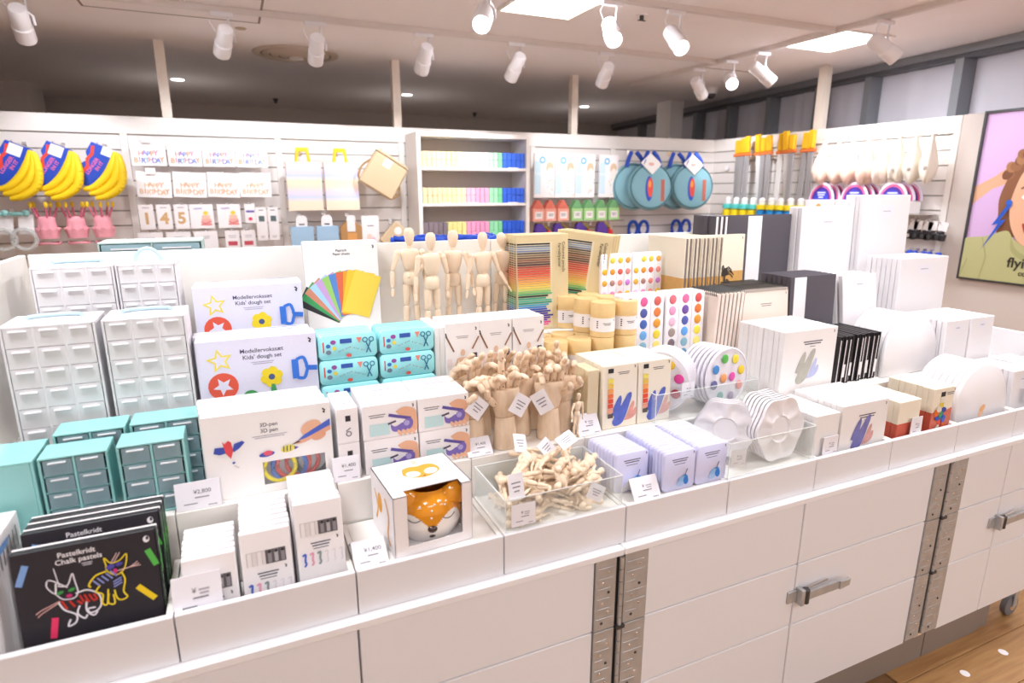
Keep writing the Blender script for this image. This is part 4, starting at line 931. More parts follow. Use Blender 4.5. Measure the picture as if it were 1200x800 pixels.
P.poly([(.041, .086), (.050, .083), (.042, .079)], '5a4a9a')
tp = Print(); tp.line([(-.03, .014), (.07, .014)], .0022, '5a68c8'); tp.bars(-.062, .014, .045, 1, .0012, c='9a96a0')
o = obj('pen_set_box', front_me, None, (.022, 1.168, RZ[0] + .0008), (-.02, 0, 0), '3D pen box with window of coloured filament coils, frontmost', 'pen box', '3D pen boxes'); P.obj(o); tp.obj(o, 'printed_lid', (0, .0, Hp), (-pi / 2, 0, 0))
obj('window_film', bx(x0, x1, .0014, .0018, z0, z1, WRAP), o)
obj('inner_tray', bx(x0 - .01, x1 + .004, .018, .0265, z0 - .01, z1 + .005, mat('grey_inner_card', hexc('cfc8cc'), .6)), o)
for i, (cx, cz, R, c, yy) in enumerate([(.074, .047, .030, '2a262c', .0145), (.055, .048, .030, 'd83a34', .0125), (.038, .047, .030, 'e33c38', .0105), (.030, .044, .031, '2f6ad0', .0085), (.013, .046, .028, 'f0da1c', .0055)]):
    mb = MB()
    for dr in (0,): mb.tube([((R - dr) * cos(a) + cx, yy, cz + (R - dr) * sin(a)) for a in [2 * pi * j / 32 for j in range(32)]], .0044, 8, ink(c), True)
    obj('filament_coil', mb.mesh('coil', smooth=60), o)
me = carton_me(Wp, Hp, .028, PAPERW)
for i in range(3):
    o2 = obj('pen_set_box', me, None, (.018 - i * .003, 1.168 + .0300 * (i + 1), RZ[0] + .0008), (-.02, 0, 0), ['second', 'third', 'rearmost'][i] + ' 3D pen box, only its lined top showing', 'pen box', '3D pen boxes'); tp.obj(o2, 'printed_lid', (0, .0, Hp), (-pi / 2, 0, 0))

# ---- kids' dough sets
def dough_print(W, H):
    P = Print(); P.rect(-W / 2 + .001, W / 2 - .001, .001, H - .001, 'e4e3f6'); s = W
    P.text("Modellervokssæt", .03 * s, H - .028, .0125, '45405a', .012); P.text("Kids' dough set", .03 * s, H - .0415, .0125, '45405a', .012); P.bars(.03 * s, H - .053, .045, 2, .0012, .004, '9a96aa'); P.mark(W / 2 - .013, H - .015, .011)
    x, z = -.075, H - .043; P.star(x, z, .026, .012, 'f2e04e', rot=.15); P.star(x, z, .018, .008, 'e4e3f6', rot=.15)
    P.ell(-.073, H - .098, .029, .029, 'e55a42'); P.star(-.073, H - .098, .020, .009, 'ece4ee', rot=.5); P.star(-.073, H - .098, .018, .008, 'e4e3f6', rot=.5)
    for i in range(6): a = i * pi / 3 + .3; P.ell(.022 + .013 * cos(a), H - .088 + .013 * sin(a), .010, .010, 'f2d928')
    P.ell(.022, H - .088, .010, .010, 'f2d928'); P.ell(.022, H - .088, .0065, .0065, '4a5a8a'); P.poly([(.020, H - .104), (.027, H - .104), (.032, H - .135), (.016, H - .135)], '3f9e5a')
    P.ring(-.022, H - .128, .016, .006, '3f9a58')
    P.rect(.064, .072, H - .096, H - .056, '2f6fd4'); P.rect(.064, .078, H - .098, H - .055, '3577dc'); P.line(smooth_path([(.074, H - .056), (.088, H - .052), (.094, H - .066), (.096, H - .075), (.115, H - .077)]), .007, '3577dc'); P.line(smooth_path([(.074, H - .096), (.088, H - .098), (.094, H - .084), (.096, H - .077)]), .007, '3577dc'); P.line([(.096, H - .076), (.1165, H - .078)], .011, '2f6fd4')
    P.line([(-.01, H - .138), (.03, H - .13)], .012, '3f9a58')
    return P
Wd, Hd = .236, .178
me = carton_me(Wd, Hd, .024, mat('lilac_white_card', hexc('f0eef8'), .5)); dp = dough_print(Wd, Hd)
lid = Print(); lid.line([(-.09, .012), (-.05, .013)], .003, 'e87a6a'); lid.line([(-.02, .012), (.01, .012)], .003, '8f8ba0'); lid.line([(.03, .010), (.10, .012)], .004, '4a78d0'); lid.line([(-.09, .019), (-.06, .019)], .002, '6fae7a')
def lids(o, i): lid.obj(o, 'printed_lid', (0, 0, Hd), (-pi / 2, 0, 0))
rowof('dough_set_box', 'dough set', me, .017, 1.355, RZ[1] + .0008, 4, .0252, '{o} dough set box of the nearer row behind 3D pens', "kids' dough set boxes", .02, dp.obj, lids, 2, .003, flab="nearer kids' dough set box with star, flower and roller print")
rowof('dough_set_box', 'dough set', me, .017, 1.540, RZ[2] + .0008, 4, .0252, '{o} dough set box of the raised back row', "kids' dough set boxes", .02, dp.obj, lids, 3, .003, flab="raised kids' dough set box, lower half hidden by nearer one")

# ---- turquoise craft tins (middle step)
def craft_print(W, H):
    P = Print(.0003); u = W / .13
    P.rect(-.056 * u, -.053 * u, .018, .042, 'd9504a'); P.ell(-.044 * u, .032, .005, .0045, '3a72c0'); P.ell(-.044 * u, .018, .006, .005, '6f7f96'); P.ell(-.033 * u, .040, .006, .005, '9a4aa0'); P.ell(-.031 * u, .026, .005, .0045, 'e8d95a')
    P.rect(-.018 * u, .008 * u, .036, .046, '3058b0'); P.poly([(.018 * u, .047), (.031 * u, .047), (.025 * u, .033)], 'ef8c7e')
    for s in (-1, 1): P.ring(.045 * u + s * .007, .040, .0062, .0040, '2b6f94', 14); P.line([(.045 * u + s * .005, .035), (.045 * u - s * .005, .010)], .0026, '2b6f94')
    q_ = random.Random(1)
    for i in range(14): P.rect(-.022 * u + i * .0042 * u, -.020 * u + i * .0042 * u, .026 - .010 * abs(i - 6) / 7, .0275 - .010 * abs(i - 6) / 7, ('3a72c0', 'd9504a', '2b6f94', 'f0e070')[i % 4])
    P.ell(.0, .008, .006, .004, 'e05a50')
    return P
tm2 = tin_me(.128, .0545, .017, TURQ, .011); crp = craft_print(.128, .0545)
for c, x in (('beside the dough sets', .205), ('beside the mannequin kits', .339)):
    for r_, lv in enumerate(('bottom', 'middle', 'top')):
        for i in range(5):
            o = obj('craft_tin', tm2, None, (x + random.Random(i + r_).uniform(-.001, .001), 1.346 + .005 * r_ + i * .0182, RZ[1] + .001 + r_ * .0557), (0, 0, 0), nth(i, 5) + ' turquoise craft tin, ' + lv + ' layer, column ' + c, 'craft tin', 'turquoise craft tins')
            if i == 0: crp.obj(o)

# ---- hand stapler boxes (low step)
def stap_print(W, H):
    P = Print(); P.bars(-W * .24, H * .70, W * .30, 2, .0016, .0045); P.mark(W * .43, H * .86, .007)
    P.rect(-W * .38, -.002, H * .10, H * .44, 'c2e0e2')
    P.poly(smooth_path([(W * .10, H * .74), (W * .26, H * .84), (W * .44, H * .76), (W * .49, H * .6), (W * .49, H * .14), (W * .36, H * .06), (W * .2, H * .08), (W * .14, H * .24), (W * .30, H * .40), (W * .2, H * .56), (W * .10, H * .74)]), 'e6b190')
    P.line([(-W * .03, H * .66), (W * .10, H * .60), (W * .38, H * .48)], .0065, '5f50a0'); P.poly(smooth_path([(W * .0, H * .40), (W * .10, H * .30), (W * .34, H * .50), (W * .42, H * .38), (W * .36, H * .18), (W * .12, H * .14), (W * .02, H * .20), (W * .0, H * .40)]), '7a68b8')
    P.line([(W * .02, H * .44), (W * .24, H * .42)], .005, 'f2eef4'); P.line([(-W * .05, H * .40), (W * .10, H * .46)], .004, '4a4058'); P.ell(W * .30, H * .36, .006, .006, 'b0a4da')
    for i in range(4): P.ell(W * (.16 + i * .085), H * .10, .0035, .0075, 'edbd9e', .5)
    return P
Ws, Hs = .111, .0735
me = carton_me(Ws, Hs, .033, PAPER); sp = stap_print(Ws, Hs)
sl = Print(); sl.line([(-.02, .022), (.035, .022)], .003, 'b3a9dc'); sl.line([(-.035, .012), (.0, .012)], .002, 'd5d0de')
for c, x in (('middle', .2505), ('far', .364)):
    for r_ in (0, 1):
        for i in range(4):
            o = obj('hand_stapler_box', me, None, (x + random.Random(i * 3 + r_).uniform(-.001, .001), 1.162 + i * .0338, RZ[0] + .0008 + r_ * .0742), (0, 0, 0), nth(i, 4) + ' purple gadget box, %s layer, column %s' % (('lower', 'upper')[r_], 'in the middle' if c == 'middle' else 'touching the wooden hands'), 'gadget box', 'boxes with purple gadget in a hand')
            if i == 0: sp.obj(o)
            if r_ == 1: sl.obj(o, 'printed_lid', (0, .0, Hs), (-pi / 2, 0, 0))
me = carton_me(.042, Hs, .110, PAPER)
P = Print(); P.rect(-.004, .006, .046, .058, '2c282e'); P.ring(.001, .020, .006, .0035, '8a8690', 14); P.line([(-.004, .026), (.005, .032)], .0025, '8a8690')
L = Print(); L.ring(-.004, .030, .006, .003, 'b3a9dc'); L.line([(.0, .034), (.012, .045)], .003, 'c9c4d4')
for r_ in (0, 1):
    o = obj('hand_stapler_box', me, None, (.166, 1.166, RZ[0] + .0008 + r_ * .0742), (0, 0, .02), ('lower', 'upper')[r_] + ' gadget box turned endwise beside the 3D pens', 'gadget box', 'boxes with purple gadget in a hand'); P.obj(o, 'printed_end'); 
    if r_: L.obj(o, 'printed_lid', (0, .0, Hs), (-pi / 2, 0, 0))
price_card(.156, 1.1535, RZ[0] + .001, .052, .050, '¥1,400', 'price card in front of the endwise gadget boxes', .15)
price_card(.166, .978, PLZ + .001, .060, .056, '¥1,400', 'price card lying beside the fox mug box', 1.0)
price_card(-.113, .9875, .832, .072, .066, '¥400', 'glossy price card in front of the slim pen boxes', .20)

# ---- mannequin drawing kits (middle step)
def kit_print(W, H):
    P = Print(); P.bars(0, H * .80, W * .36, 2, .0014, .004, '9a949c'); P.mark(W * .40, H * .90, .008)
    P.line([(-W * .48, H * .82), (-W * .26, H * .58)], .004, '8a6048'); P.line([(W * .48, H * .78), (W * .28, H * .60)], .004, '9a7058'); P.line([(-W * .49, H * .86), (-W * .46, H * .80)], .003, '2a2628')
    P.rect(W * .28, W * .42, H * .36, H * .54, '4a4448'); P.rect(W * .31, W * .39, H * .40, H * .44, '8a8488'); P.rect(W * .31, W * .39, H * .47, H * .51, '8a8488')
    P.rect(-W * .46, -W * .32, H * .36, H * .48, 'f0dfe0')
    c = 'e6bfa4'; P.ell(0, H * .56, .0055, .0085, c); P.poly([(-.012, H * .49), (.012, H * .49), (.008, H * .36), (-.008, H * .36)], c); P.ell(0, H * .33, .009, .009, c)
    for s in (-1, 1): P.line(smooth_path([(s * .013, H * .48), (s * .018, H * .36), (s * .020, H * .18)]), .005, c); P.line([(s * .005, H * .32), (s * .006, H * .05)], .007, c)
    P.rect(-.002, .0025, H * .20, H * .28, '5a3a34')
    return P
Wk, Hk = .0875, .168
me = carton_me(Wk, Hk, .019, PAPERW); kp = kit_print(Wk, Hk)
for j, nm in enumerate(('nearest the craft tins', 'in the middle', 'nearest the tubes')):
    rowof('drawing_kit_box', 'drawing kit', me, .478 + j * .0888, 1.362, RZ[1] + .0008, 5, .0200, '{o} mannequin drawing kit, column ' + nm, 'mannequin drawing kits', .02, kp.obj, None, j, .001)
me = carton_me(.012, .160, .13, PAPERW)
for i in range(2): obj('drawing_kit_box', me, None, (.416 + .0125 * i, 1.368, RZ[1] + .0008), (0, 0, 0), ['edgewise drawing kit box touching the craft tins', 'edgewise drawing kit box touching the upright kits'][i], 'drawing kit', 'mannequin drawing kits')

# ---- paper sheet pack (top step)
W, H = .190, .262
o = obj('paper_pack', carton_me(W, H, .02, PAPERW), None, (.248, 1.640, RZ[2] + .0008), (-.04, 0, 0), 'white pack of paper sheets printed with a fan of colours', 'paper pack')
P = Print(); P.text('Papirark', .0, H - .022, .0085, '4a4650', .015); P.text('Paper sheets', .0, H - .031, .0085, '4a4650', .015); P.mark(W / 2 - .012, H - .014, .009)
cc = ['2a2a2e', '3fa060', 'd08a70', 'a8d4ee', 'c9a0d8', '9ccf70', '5a8ad0', 'e06a4a', 'f0a030', 'f2c838', 'f4d650']
for i, c in enumerate(cc):
    a = rad(62 - i * 8.2); bx_, bz_ = -.006 + i * .003, H * .46 - .05; u = Vector((sin(-a), cos(a))); v = Vector((cos(a), sin(a))); w2 = .030 if i < 9 else .040; L_ = .115
    b0 = Vector((bx_, bz_))
    P.poly([tuple(b0 - v * w2 * .8), tuple(b0 + v * w2), tuple(b0 + v * w2 + u * L_), tuple(b0 - v * w2 * .8 + u * L_)], c)
P.obj(o)
for i in range(2): obj('paper_pack', carton_me(W, H, .02, PAPERW), None, (.248 + .003 * i, 1.6405 + .0215 * (i + 1) - .001, RZ[2] + .0008), (-.01, 0, 0), ['second paper pack hidden behind the colour fan pack', 'last paper pack against the divider board'][i], 'paper pack', 'paper sheet packs')

# ---- coloured pencil boxes (top step)
PC = ['2a2628', '6d7888', '8fa3b8', '7a89a8', '55504e', '8a7560', '6e5244', '93604a', '6e4a42', '5a3a38', 'a84a40', 'd0503e', 'd94a3a', 'e0503a', 'e8704a', 'ee8a4c', 'f0a060', 'f0b04e', 'f2c456', 'f4d660', 'd8d86a', '8ec870', '5ab070', '2a3a30', '48a486', '58b8a0', '3f9a7e', '4aa8c8', '3f86d0', '3a58b8', '2f3a9a', '4a3ca0', '3a2f90', '5a3aa0', '7a50b8', 'd84a90', 'e85a9a']
W, H, D = .165, .272, .0145
def pencil_prints():
    P = Print(); n = len(PC); q_ = random.Random(6)
    P.rect(-W / 2 + .002, W * .18, .006, H - .022, 'e6d8b6')
    for i, c in enumerate(PC):
        z = H - .026 - i * (H - .036) / n; P.rect(-W / 2 + .002, W * .14 + q_.uniform(-.018, .008) * (i > 20), z - .0029, z + .0017, c)
    P.text('Farveblyanter', W * .31, H * .78, .0125, '55483a', .015, -pi / 2); P.text('Coloured pencils', W * .39, H * .76, .0125, '55483a', .015, -pi / 2)
    S = Print()
    for i, c in enumerate(PC):
        z = H - .026 - i * (H - .036) / n; S.rect(-D / 2 + .001, D / 2 - .001, z - .0026, z + .0014, c)
    return P, S
pf, ps = pencil_prints()
me = carton_me(W, H, D, mat('tan_pencil_card', hexc('decb9f'), .6, bump=.05, scale=160, var=.04))
rowof('coloured_pencil_box', 'pencil box', me, .792, 1.545, RZ[2] + .0008, 5, .0158, '{o} kraft box of coloured pencils, upright row', 'kraft boxes of coloured pencils', .05, lambda o: (pf.obj(o), obj('hanging_hole', MB().lathe([(.012, 0), (.012, .0008)], 16, mat('hole_shadow_kraft', hexc('bb9a5c'), .8), Matrix.Rotation(pi / 2, 4, 'X')).mesh('hole'), o, (W * .33, 0, .06))), lambda o, i: ps.obj(o, 'printed_spine', (-W / 2, D / 2, 0), (0, 0, -pi / 2)), 4, .001)
for i in range(4):
    o = obj('coloured_pencil_box', me, None, (.912 + i * .0155, 1.590 + .010 * i, RZ[2] + .0015), (-.04, .13, -.45), nth(i, 4) + ' kraft box of coloured pencils, tilted row', 'pencil box', 'kraft boxes of coloured pencils')
    if i == 0: pf.obj(o)

# ---- cardboard tubes (middle step)
RT = .0335; HT = .093
tb = MB().lathe([(RT - .001, 0), (RT, .001), (RT, HT * .64)], 28, KRAFT, None, True, True).mesh('tube', smooth=40)
tl = MB().lathe([(RT * 1.0, HT * .645), (RT, HT - .0025), (RT - .0015, HT), (RT - .004, HT - .0006)], 28, KRAFT, None, True, True).mesh('lid', smooth=40)
lb = MB(); lb.lathe([(RT + .0006, .016), (RT + .0006, .053)], 28, PAPER, None, False, False); lbm = lb.mesh('label', smooth=60)
LP = Print(.0)
def curved_print(R):
    mb = MB(); g = ink('3a363c')
    def patch(a0, a1, z0, z1):
        n = 6; vs = []
        for j in range(n + 1): a = a0 + (a1 - a0) * j / n; vs += [(R * sin(a), -R * cos(a), z0), (R * sin(a), -R * cos(a), z1)]
        mb.add(vs, [(2 * j, 2 * j + 2, 2 * j + 3, 2 * j + 1) for j in range(n)], g)
    patch(-.35, .35, .0385, .040); patch(-.25, .30, .0345, .036); patch(.62, .70, .045, .049)
    for i in range(4): patch(-.85, -.72, .026 + i * .0055, .029 + i * .0055)
    return mb.mesh('print')
cpm = curved_print(RT + .0009)
q = random.Random(12)
def tube_(x, y, z, yaw, label):
    t = thing('cardboard_tube', label, 'cardboard tube', (x, y, z), (0, 0, yaw), 'kraft cardboard tubes')
    obj('tube_body', tb, t); obj('lid', tl, t); l = obj('label_band', lbm, t); obj('printed_text', cpm, l)
names = ['front row next to the drawing kits', 'front row, second from the kits', 'front row, third from the kits', 'front row next to paint sets', 'second row next to drawing kits', 'second row, second from the kits', 'second row, third from the kits', 'second row next to paint sets']
for r_ in range(2):
    for i in range(4):
        x = .742 + i * .0715 - .012 * r_; y = 1.380 + r_ * .0695
        tube_(x, y, RZ[1] + .001, q.uniform(-.3, .3), 'kraft tube standing on the step, ' + names[r_ * 4 + i])
        if i > 1: tube_(x + .001, y, RZ[1] + .0018 + HT, q.uniform(-.25, .25), 'kraft tube stacked on another, ' + names[r_ * 4 + i])
for i in range(2): tube_(.742 + i * .0715 + .13, 1.380 + .139 + .036, RZ[2] + .001, 0, 'kraft tube on the top step %s pencil boxes' % ('before the upright' if i == 0 else 'before the tilted'))

# ---- watercolour pan sets
def pan_set(x, y, z, W, H, ncol, nrow, cols, label, rx, rz, group, lean=.03, skip=(), x0=None, depth=.012):
    o = obj('watercolour_set', tin_me(W, H, depth, WPLA, .010), None, (x, y, z), (-lean, 0, 0), label, 'watercolour set', group)
    pm = MB().lathe([(1.12, 0), (1.12, .0010), (1.0, .0012), (.9, .0004)], 16, WPLA, Matrix.Rotation(pi / 2, 4, 'X')).mesh('rim')
    i = 0; cache = {}
    for c in range(ncol):
        for r_ in range(nrow):
            if (c, r_) in skip: continue
            h = cols[c][r_]
            if h not in cache:
                cache[h] = MB().ball((0, 0, 0), 1, .18, 1, mat('paint_' + h, hexc(h), .45, bump=.1, scale=200), 16, 6).mesh('pan', smooth=70)
            obj('paint_pan', cache[h], o, (-W / 2 + W * (c + .5) / ncol, -.0004, H - (r_ + .62) * (H / (nrow + .15))), (0, 0, 0), scale=(rx, .010, rz))
    mb = MB()
    for c in range(1, ncol): xx = -W / 2 + W * c / ncol; mb.box(xx - .0006, xx + .0006, -.0006, 0, .008, H - .008, mat('seam_grey', hexc('d6d2dc'), .5))
    obj('column_seam', mb.mesh('seam'), o)
    return o
c3 = [['ee7a86', 'f3a9c8', 'f6c9dc', 'a89898', '6f6a72', '9a96a4'], ['ee6aa8', '5864b0', '4a6ec0', '6fb0ec', '86b4c8', '5a90b0'], ['e8746e', 'f08a4c', 'f2a63c', 'f4dc4a', 'f6e27a', 'c0d060']]
c3b = [['ee7a86', 'f3a9d0', 'f6c9e0', 'a89890', '7a6a70', '9a96a4'], ['f07ab0', '7a58b0', '5a68bc', '62aaf0', '86b4c8', '5a90b0'], ['e8605e', 'f2803c', 'f0a23a', 'f6e24a', 'f6e27a', 'c0d060']]
G = 'white watercolour pan sets'
pan_set(1.018, 1.372, RZ[1] + .001, .138, .196, 3, 6, c3, 'white watercolour set with big oval pans beside the tubes', .0125, .0135, G)
pan_set(1.163, 1.372, RZ[1] + .001, .138, .196, 3, 6, c3b, 'white watercolour set with big oval pans beside spiral pads', .0125, .0135, G)
c4 = [['f4e24a', 'f2c23c', 'f2bb4a', 'f0c4e0', 'e86a72', '4a4a8a'], ['f2e25a', 'f2a63c', 'b88a80', 'f08ab8', 'e0606a', '6f9ad0'], ['f6d84a', 'e86a5a', 'f09a8a', 'e8907a', '6f68c0', '4a68b0'], ['f2b04a', 'f0948a', 'd88ae0', 'f2c83a', '7a60b0', '5a7a6a']]
for k, (x, nm) in enumerate([(1.040, 'near pencil boxes'), (1.153, 'near kraft sketchbooks')]):
    pan_set(x, 1.548, RZ[2] + .001, .110, .208, 4, 6, c4, 'rear watercolour set with rows of round pans, ' + nm, .0092, .0092, G, .03, ((0, 0),))
me = tin_me(.138, .196, .012, WPLA, .010)
for k, x in enumerate((1.018, 1.163)):
    for i in range(3): obj('watercolour_set', me, None, (x, 1.3862 + i * .0136, RZ[1] + .001), (-.03, 0, 0), ['second', 'third', 'rearmost'][i] + ' watercolour set behind the one ' + ('beside the tubes' if k == 0 else 'beside spiral pads'), 'watercolour set', G)

# ---- round paint palettes in a bin (low step)
def round_pal(x, y, z, R, yaw, label, cols, lean=-.05):
    t = thing('round_palette', label, 'palette', (x, y, z), (lean, 0, yaw), 'round palettes of paint')
    mb = MB(); mb.lathe([(R * .97, 0), (R, .002), (R, .006), (R * .95, .008), (R * .93, .005)], 40, mat('clear_white_plastic', hexc('f0ecf4'), .2), Matrix.Rotation(pi / 2, 4, 'X') @ Matrix.Translation((0, 0, -.004)))
    obj('disc', mb.mesh('disc', smooth=40), t)
    if cols:
        for i, h in enumerate(cols):
            if i < 8: a = 2 * pi * i / 8 + .25; r = R * .66
            else: a = 2 * pi * (i - 8) / 2; r = R * .20
            obj('paint_pan', MB().ball((0, 0, 0), .0125, .0016, .0125, mat('paint_' + h, hexc(h), .45, bump=.1, scale=200), 14, 6).mesh('pan', smooth=70), t, (r * cos(a), -.0045, r * sin(a)))
    return t
acrylic_bin(.905, 1.240, 1.154, 1.330, RZ[0] + .0005, 1.010, 'clear acrylic bin of round paint palettes')
cc = ['f2d028', 'f4e040', '5ab84e', '4a8ed0', '6a6a9a', '7ab0a8', '9a8aa8', 'f08a7a', 'e858b0', 'f2a468']
cc2 = ['e84aa0', 'f2c828', '8cc84e', '6fb4c8', '5a5a80', '7a3a40', '8a2f3a', 'c05060', 'b04a50', 'd08a60']
for i in range(7): round_pal(1.150 - .004 * i, 1.180 + i * .0125, RZ[0] + .0835, .081, .12, nth(i, 7) + ' round palette of the row facing out, beside square pads', cc if i == 0 else None)
for i in range(6): round_pal(.962 + i * .0105, 1.222 + i * .0075, RZ[0] + .0850, .081, -.9, nth(i, 6) + ' round palette of the angled row beside kraft pads', cc2 if i == 0 else None)
price_card(1.005, 1.1585, .9875, .040, .042, '¥400', 'price card in the front pane of the round palette bin', .0)

# ---- kraft watercolour-paper pads (low step)
def kp_print(W, H):
    P = Print(); P.bars(W * .10, H * .88, W * .34, 2, .0016, .0042); P.mark(W * .42, H * .95, .007)
    splash(P, W * .06, H * .14, .062, mat('blue_wash', hexc('5a6cc0'), .7, var=.4, scale=60), mat('salmon_wash', hexc('e2a08e'), .7, var=.3, scale=60))
    for i, c in enumerate(('2a2a30', 'f0ead8', 'f2e060', 'e8c04a', 'f2a050', 'f0702c', 'e8502c', 'e04a34', 'f0a080', '5a5048')):
        z = H * .92 - i * .0125; P.rect(-W * .36, -W * .36 + .015, z - .0055, z + .0055, c)
    return P
me = carton_me(.098, .158, .0165, CREAM); kpp = kp_print(.098, .158)
G = 'cream gouache paper pads'
rowof('gouache_pad', 'paper pad', me, .813, 1.172, RZ[0] + .0008, 8, .0172, '{o} cream pad, column beside the wooden hands', G, .03, kpp.obj, None, 1, .0015)
rowof('gouache_pad', 'paper pad', me, .914 - .002, 1.172, RZ[0] + .0008, 8, .0172, '{o} cream pad, column beside the round palettes', G, .03, kpp.obj, None, 2, .0015)
price_card(.722, 1.157, RZ[0] + .001, .062, .054, '¥400', 'price card in front of the cream pads, behind mannequin bin', .6)
me = carton_me(.030, .150, .0165, KRAFTL)
for i in range(4): obj('gouache_pad', me, None, (.742, 1.185 + i * .0175, RZ[0] + .0008), (0, 0, 0), nth(i, 4) + ' narrow cream pad squeezed in beside the wooden hands', 'paper pad', G)

# ---- sketchbooks with palm-like ink tree (top step)
W, H = .182, .252
BAND = mat('ochre_cover_band', hexc('dfae66'), .55, var=.08)
skm = MB().box(-W / 2, W / 2, 0, .0025, .132, H, CREAM).box(-W / 2, W / 2, 0, .0025, 0, .132, BAND).box(-W / 2 + .004, W / 2 - .001, .0025, .0125, .002, H - .002, mat('grey_page_edges', hexc('8f8480'), .7)).box(-W / 2, W / 2, .0125, .015, .132, H, CREAM).box(-W / 2, W / 2, .0125, .015, 0, .132, BAND).mesh('sketch')
P = Print(); P.bars(-.02, H - .040, .036, 2, .0016, .006, '8a8078'); P.mark(W / 2 - .010, H - .012, .007)
q = random.Random(3)
for i in range(13):
    a = pi * (i / 12) ; L_ = .032 + q.uniform(0, .016); P.line(smooth_path([(.012, .116), (.012 + L_ * .6 * cos(a), .116 + L_ * .8 * sin(a) * .8 + .006), (.012 + L_ * cos(a), .110 + L_ * sin(a) * .8)]), .0035, '3a332e')
P.line([(.012, .116), (.010, .080), (.014, .04)], .006, '3a332e')
for i in range(6): P.ell(.012 + q.uniform(-.03, .03), .080 + q.uniform(0, .02), .010, .006, '5a4a3a', q.uniform(0, 3), 8)
rowof('ink_sketchbook', 'sketchbook', skm, 1.452, 1.550, RZ[2] + .0008, 1, .02, '', '', .03, P.obj, flab='cream sketchbook with dark ink tree on its ochre band')
for i in range(9): obj('ink_sketchbook', skm, None, (1.240 + i * .0165, 1.560 + (i % 2) * .003, RZ[2] + .0008), (0, 0, rad(90)), nth(i, 9) + ' cream sketchbook turned edgewise behind the watercolour sets' if i else 'edgewise cream sketchbook nearest the rear watercolour sets', 'sketchbook', 'ochre banded sketchbooks')
# ---- spiral pads (middle step)
W, H = .205, .186
COIL = mat('black_wire', (.03, .03, .03), .4, metal=.5)
sm = MB().box(-W / 2, W / 2, 0, .012, 0, H, mat('blush_cover', hexc('f3e2d6'), .6, bump=.03)).mesh('spad', .0008)
mb = MB(); 
for i in range(24):
    x = -W / 2 + .006 + i * (W - .012) / 23; mb.tube([(x, .006 + .010 * cos(a), H - .001 + .008 * sin(a)) for a in [2 * pi * j / 8 for j in range(8)]], .0012, 4, COIL, True)
cm = mb.mesh('coil', smooth=60)
hm = mat('grey_page_edges', hexc('8f8480'), .7)
P = Print(); P.bars(.012, H - .045, .046, 2, .0022, .006, '8a8078'); P.mark(W / 2 - .010, H - .016, .007)
def coil_each(o, i): c = obj('spiral_binding', cm, o); c['kind'] = 'stuff'
rowof('spiral_pad', 'spiral pad', sm, 1.452, 1.352, RZ[1] + .0008, 7, .0215, '{o} blush spiral pad of the row facing out', 'blush spiral pads', .10, P.obj, coil_each, 5, .003)
sm2 = MB().box(0, .011, 0, .150, 0, H, mat('blush_cover', hexc('f3e2d6'), .6)).box(.0112, .0130, .0, .150, 0, H - .003, hm).mesh('spad2', .0006)
mb = MB()
for i in range(17):
    y = .006 + i * .0086; mb.tube([(.006 + .010 * cos(a), y, H - .001 + .008 * sin(a)) for a in [2 * pi * j / 8 for j in range(8)]], .0012, 4, COIL, True)
cm2 = mb.mesh('coil', smooth=60)
for i in range(7):
    o = obj('spiral_pad', sm2, None, (1.246 + i * .0149, 1.347, RZ[1] + .0008), (0, .05, 0), nth(i, 7) + ' blush spiral pad turned edgewise beside paint sets' if i else 'edgewise blush spiral pad touching the paint sets', 'spiral pad', 'blush spiral pads'); c = obj('spiral_binding', cm2, o); c['kind'] = 'stuff'

# ---- charcoal books
def dark_book(W, H, D): return MB().box(-W / 2, W / 2, 0, .0025, 0, H, GREYC).box(-W / 2 + .003, W / 2 - .004, .0025, D - .0025, .003, H - .003, PAPER).box(-W / 2, W / 2, D - .0025, D, 0, H, GREYC).box(-W / 2, -W / 2 + .003, .0025, D - .0025, 0, H, GREYC).mesh('dbook', .0006)
me = dark_book(.205, .31, .018)
WB = Print(.0005); WB.rect(-.034, .030, .004, .306, 'fbf8fa')
for i, (x, lab) in enumerate([(1.535, 'tall charcoal sketchbook peeking out behind the ink tree cover'), (1.715, 'tall charcoal sketchbook with white paper band, top step')]):
    o = obj('charcoal_sketchbook', me, None, (x, 1.612, RZ[2] + .0008), (-.03, 0, 0), lab, 'sketchbook', 'charcoal sketchbooks')
    if i == 1: WB.obj(o, 'paper_band', (-.066, 0, 0))
me2 = dark_book(.11, .31, .018)
for i in range(3): obj('charcoal_sketchbook', me2, None, (1.440 + i * .0195, 1.640, RZ[2] + .0008), (0, 0, rad(-90)), ['edgewise charcoal sketchbook at the end of the top step row', 'middle edgewise charcoal sketchbook on the top step', 'edgewise charcoal sketchbook touching the tall upright one'][i], 'sketchbook', 'charcoal sketchbooks')
me = dark_book(.20, .215, .016)
WB2 = Print(.0005); WB2.rect(-.026, .026, .003, .212, 'fbf8fa')
rowof('charcoal_sketchbook', 'sketchbook', me, 1.668, 1.362, RZ[1] + .0008, 6, .0205, '{o} charcoal sketchbook beside spiral pads, middle step', 'charcoal sketchbooks', .05, lambda o: WB2.obj(o, 'paper_band', (-.058, 0, 0)), None, 3, .004)
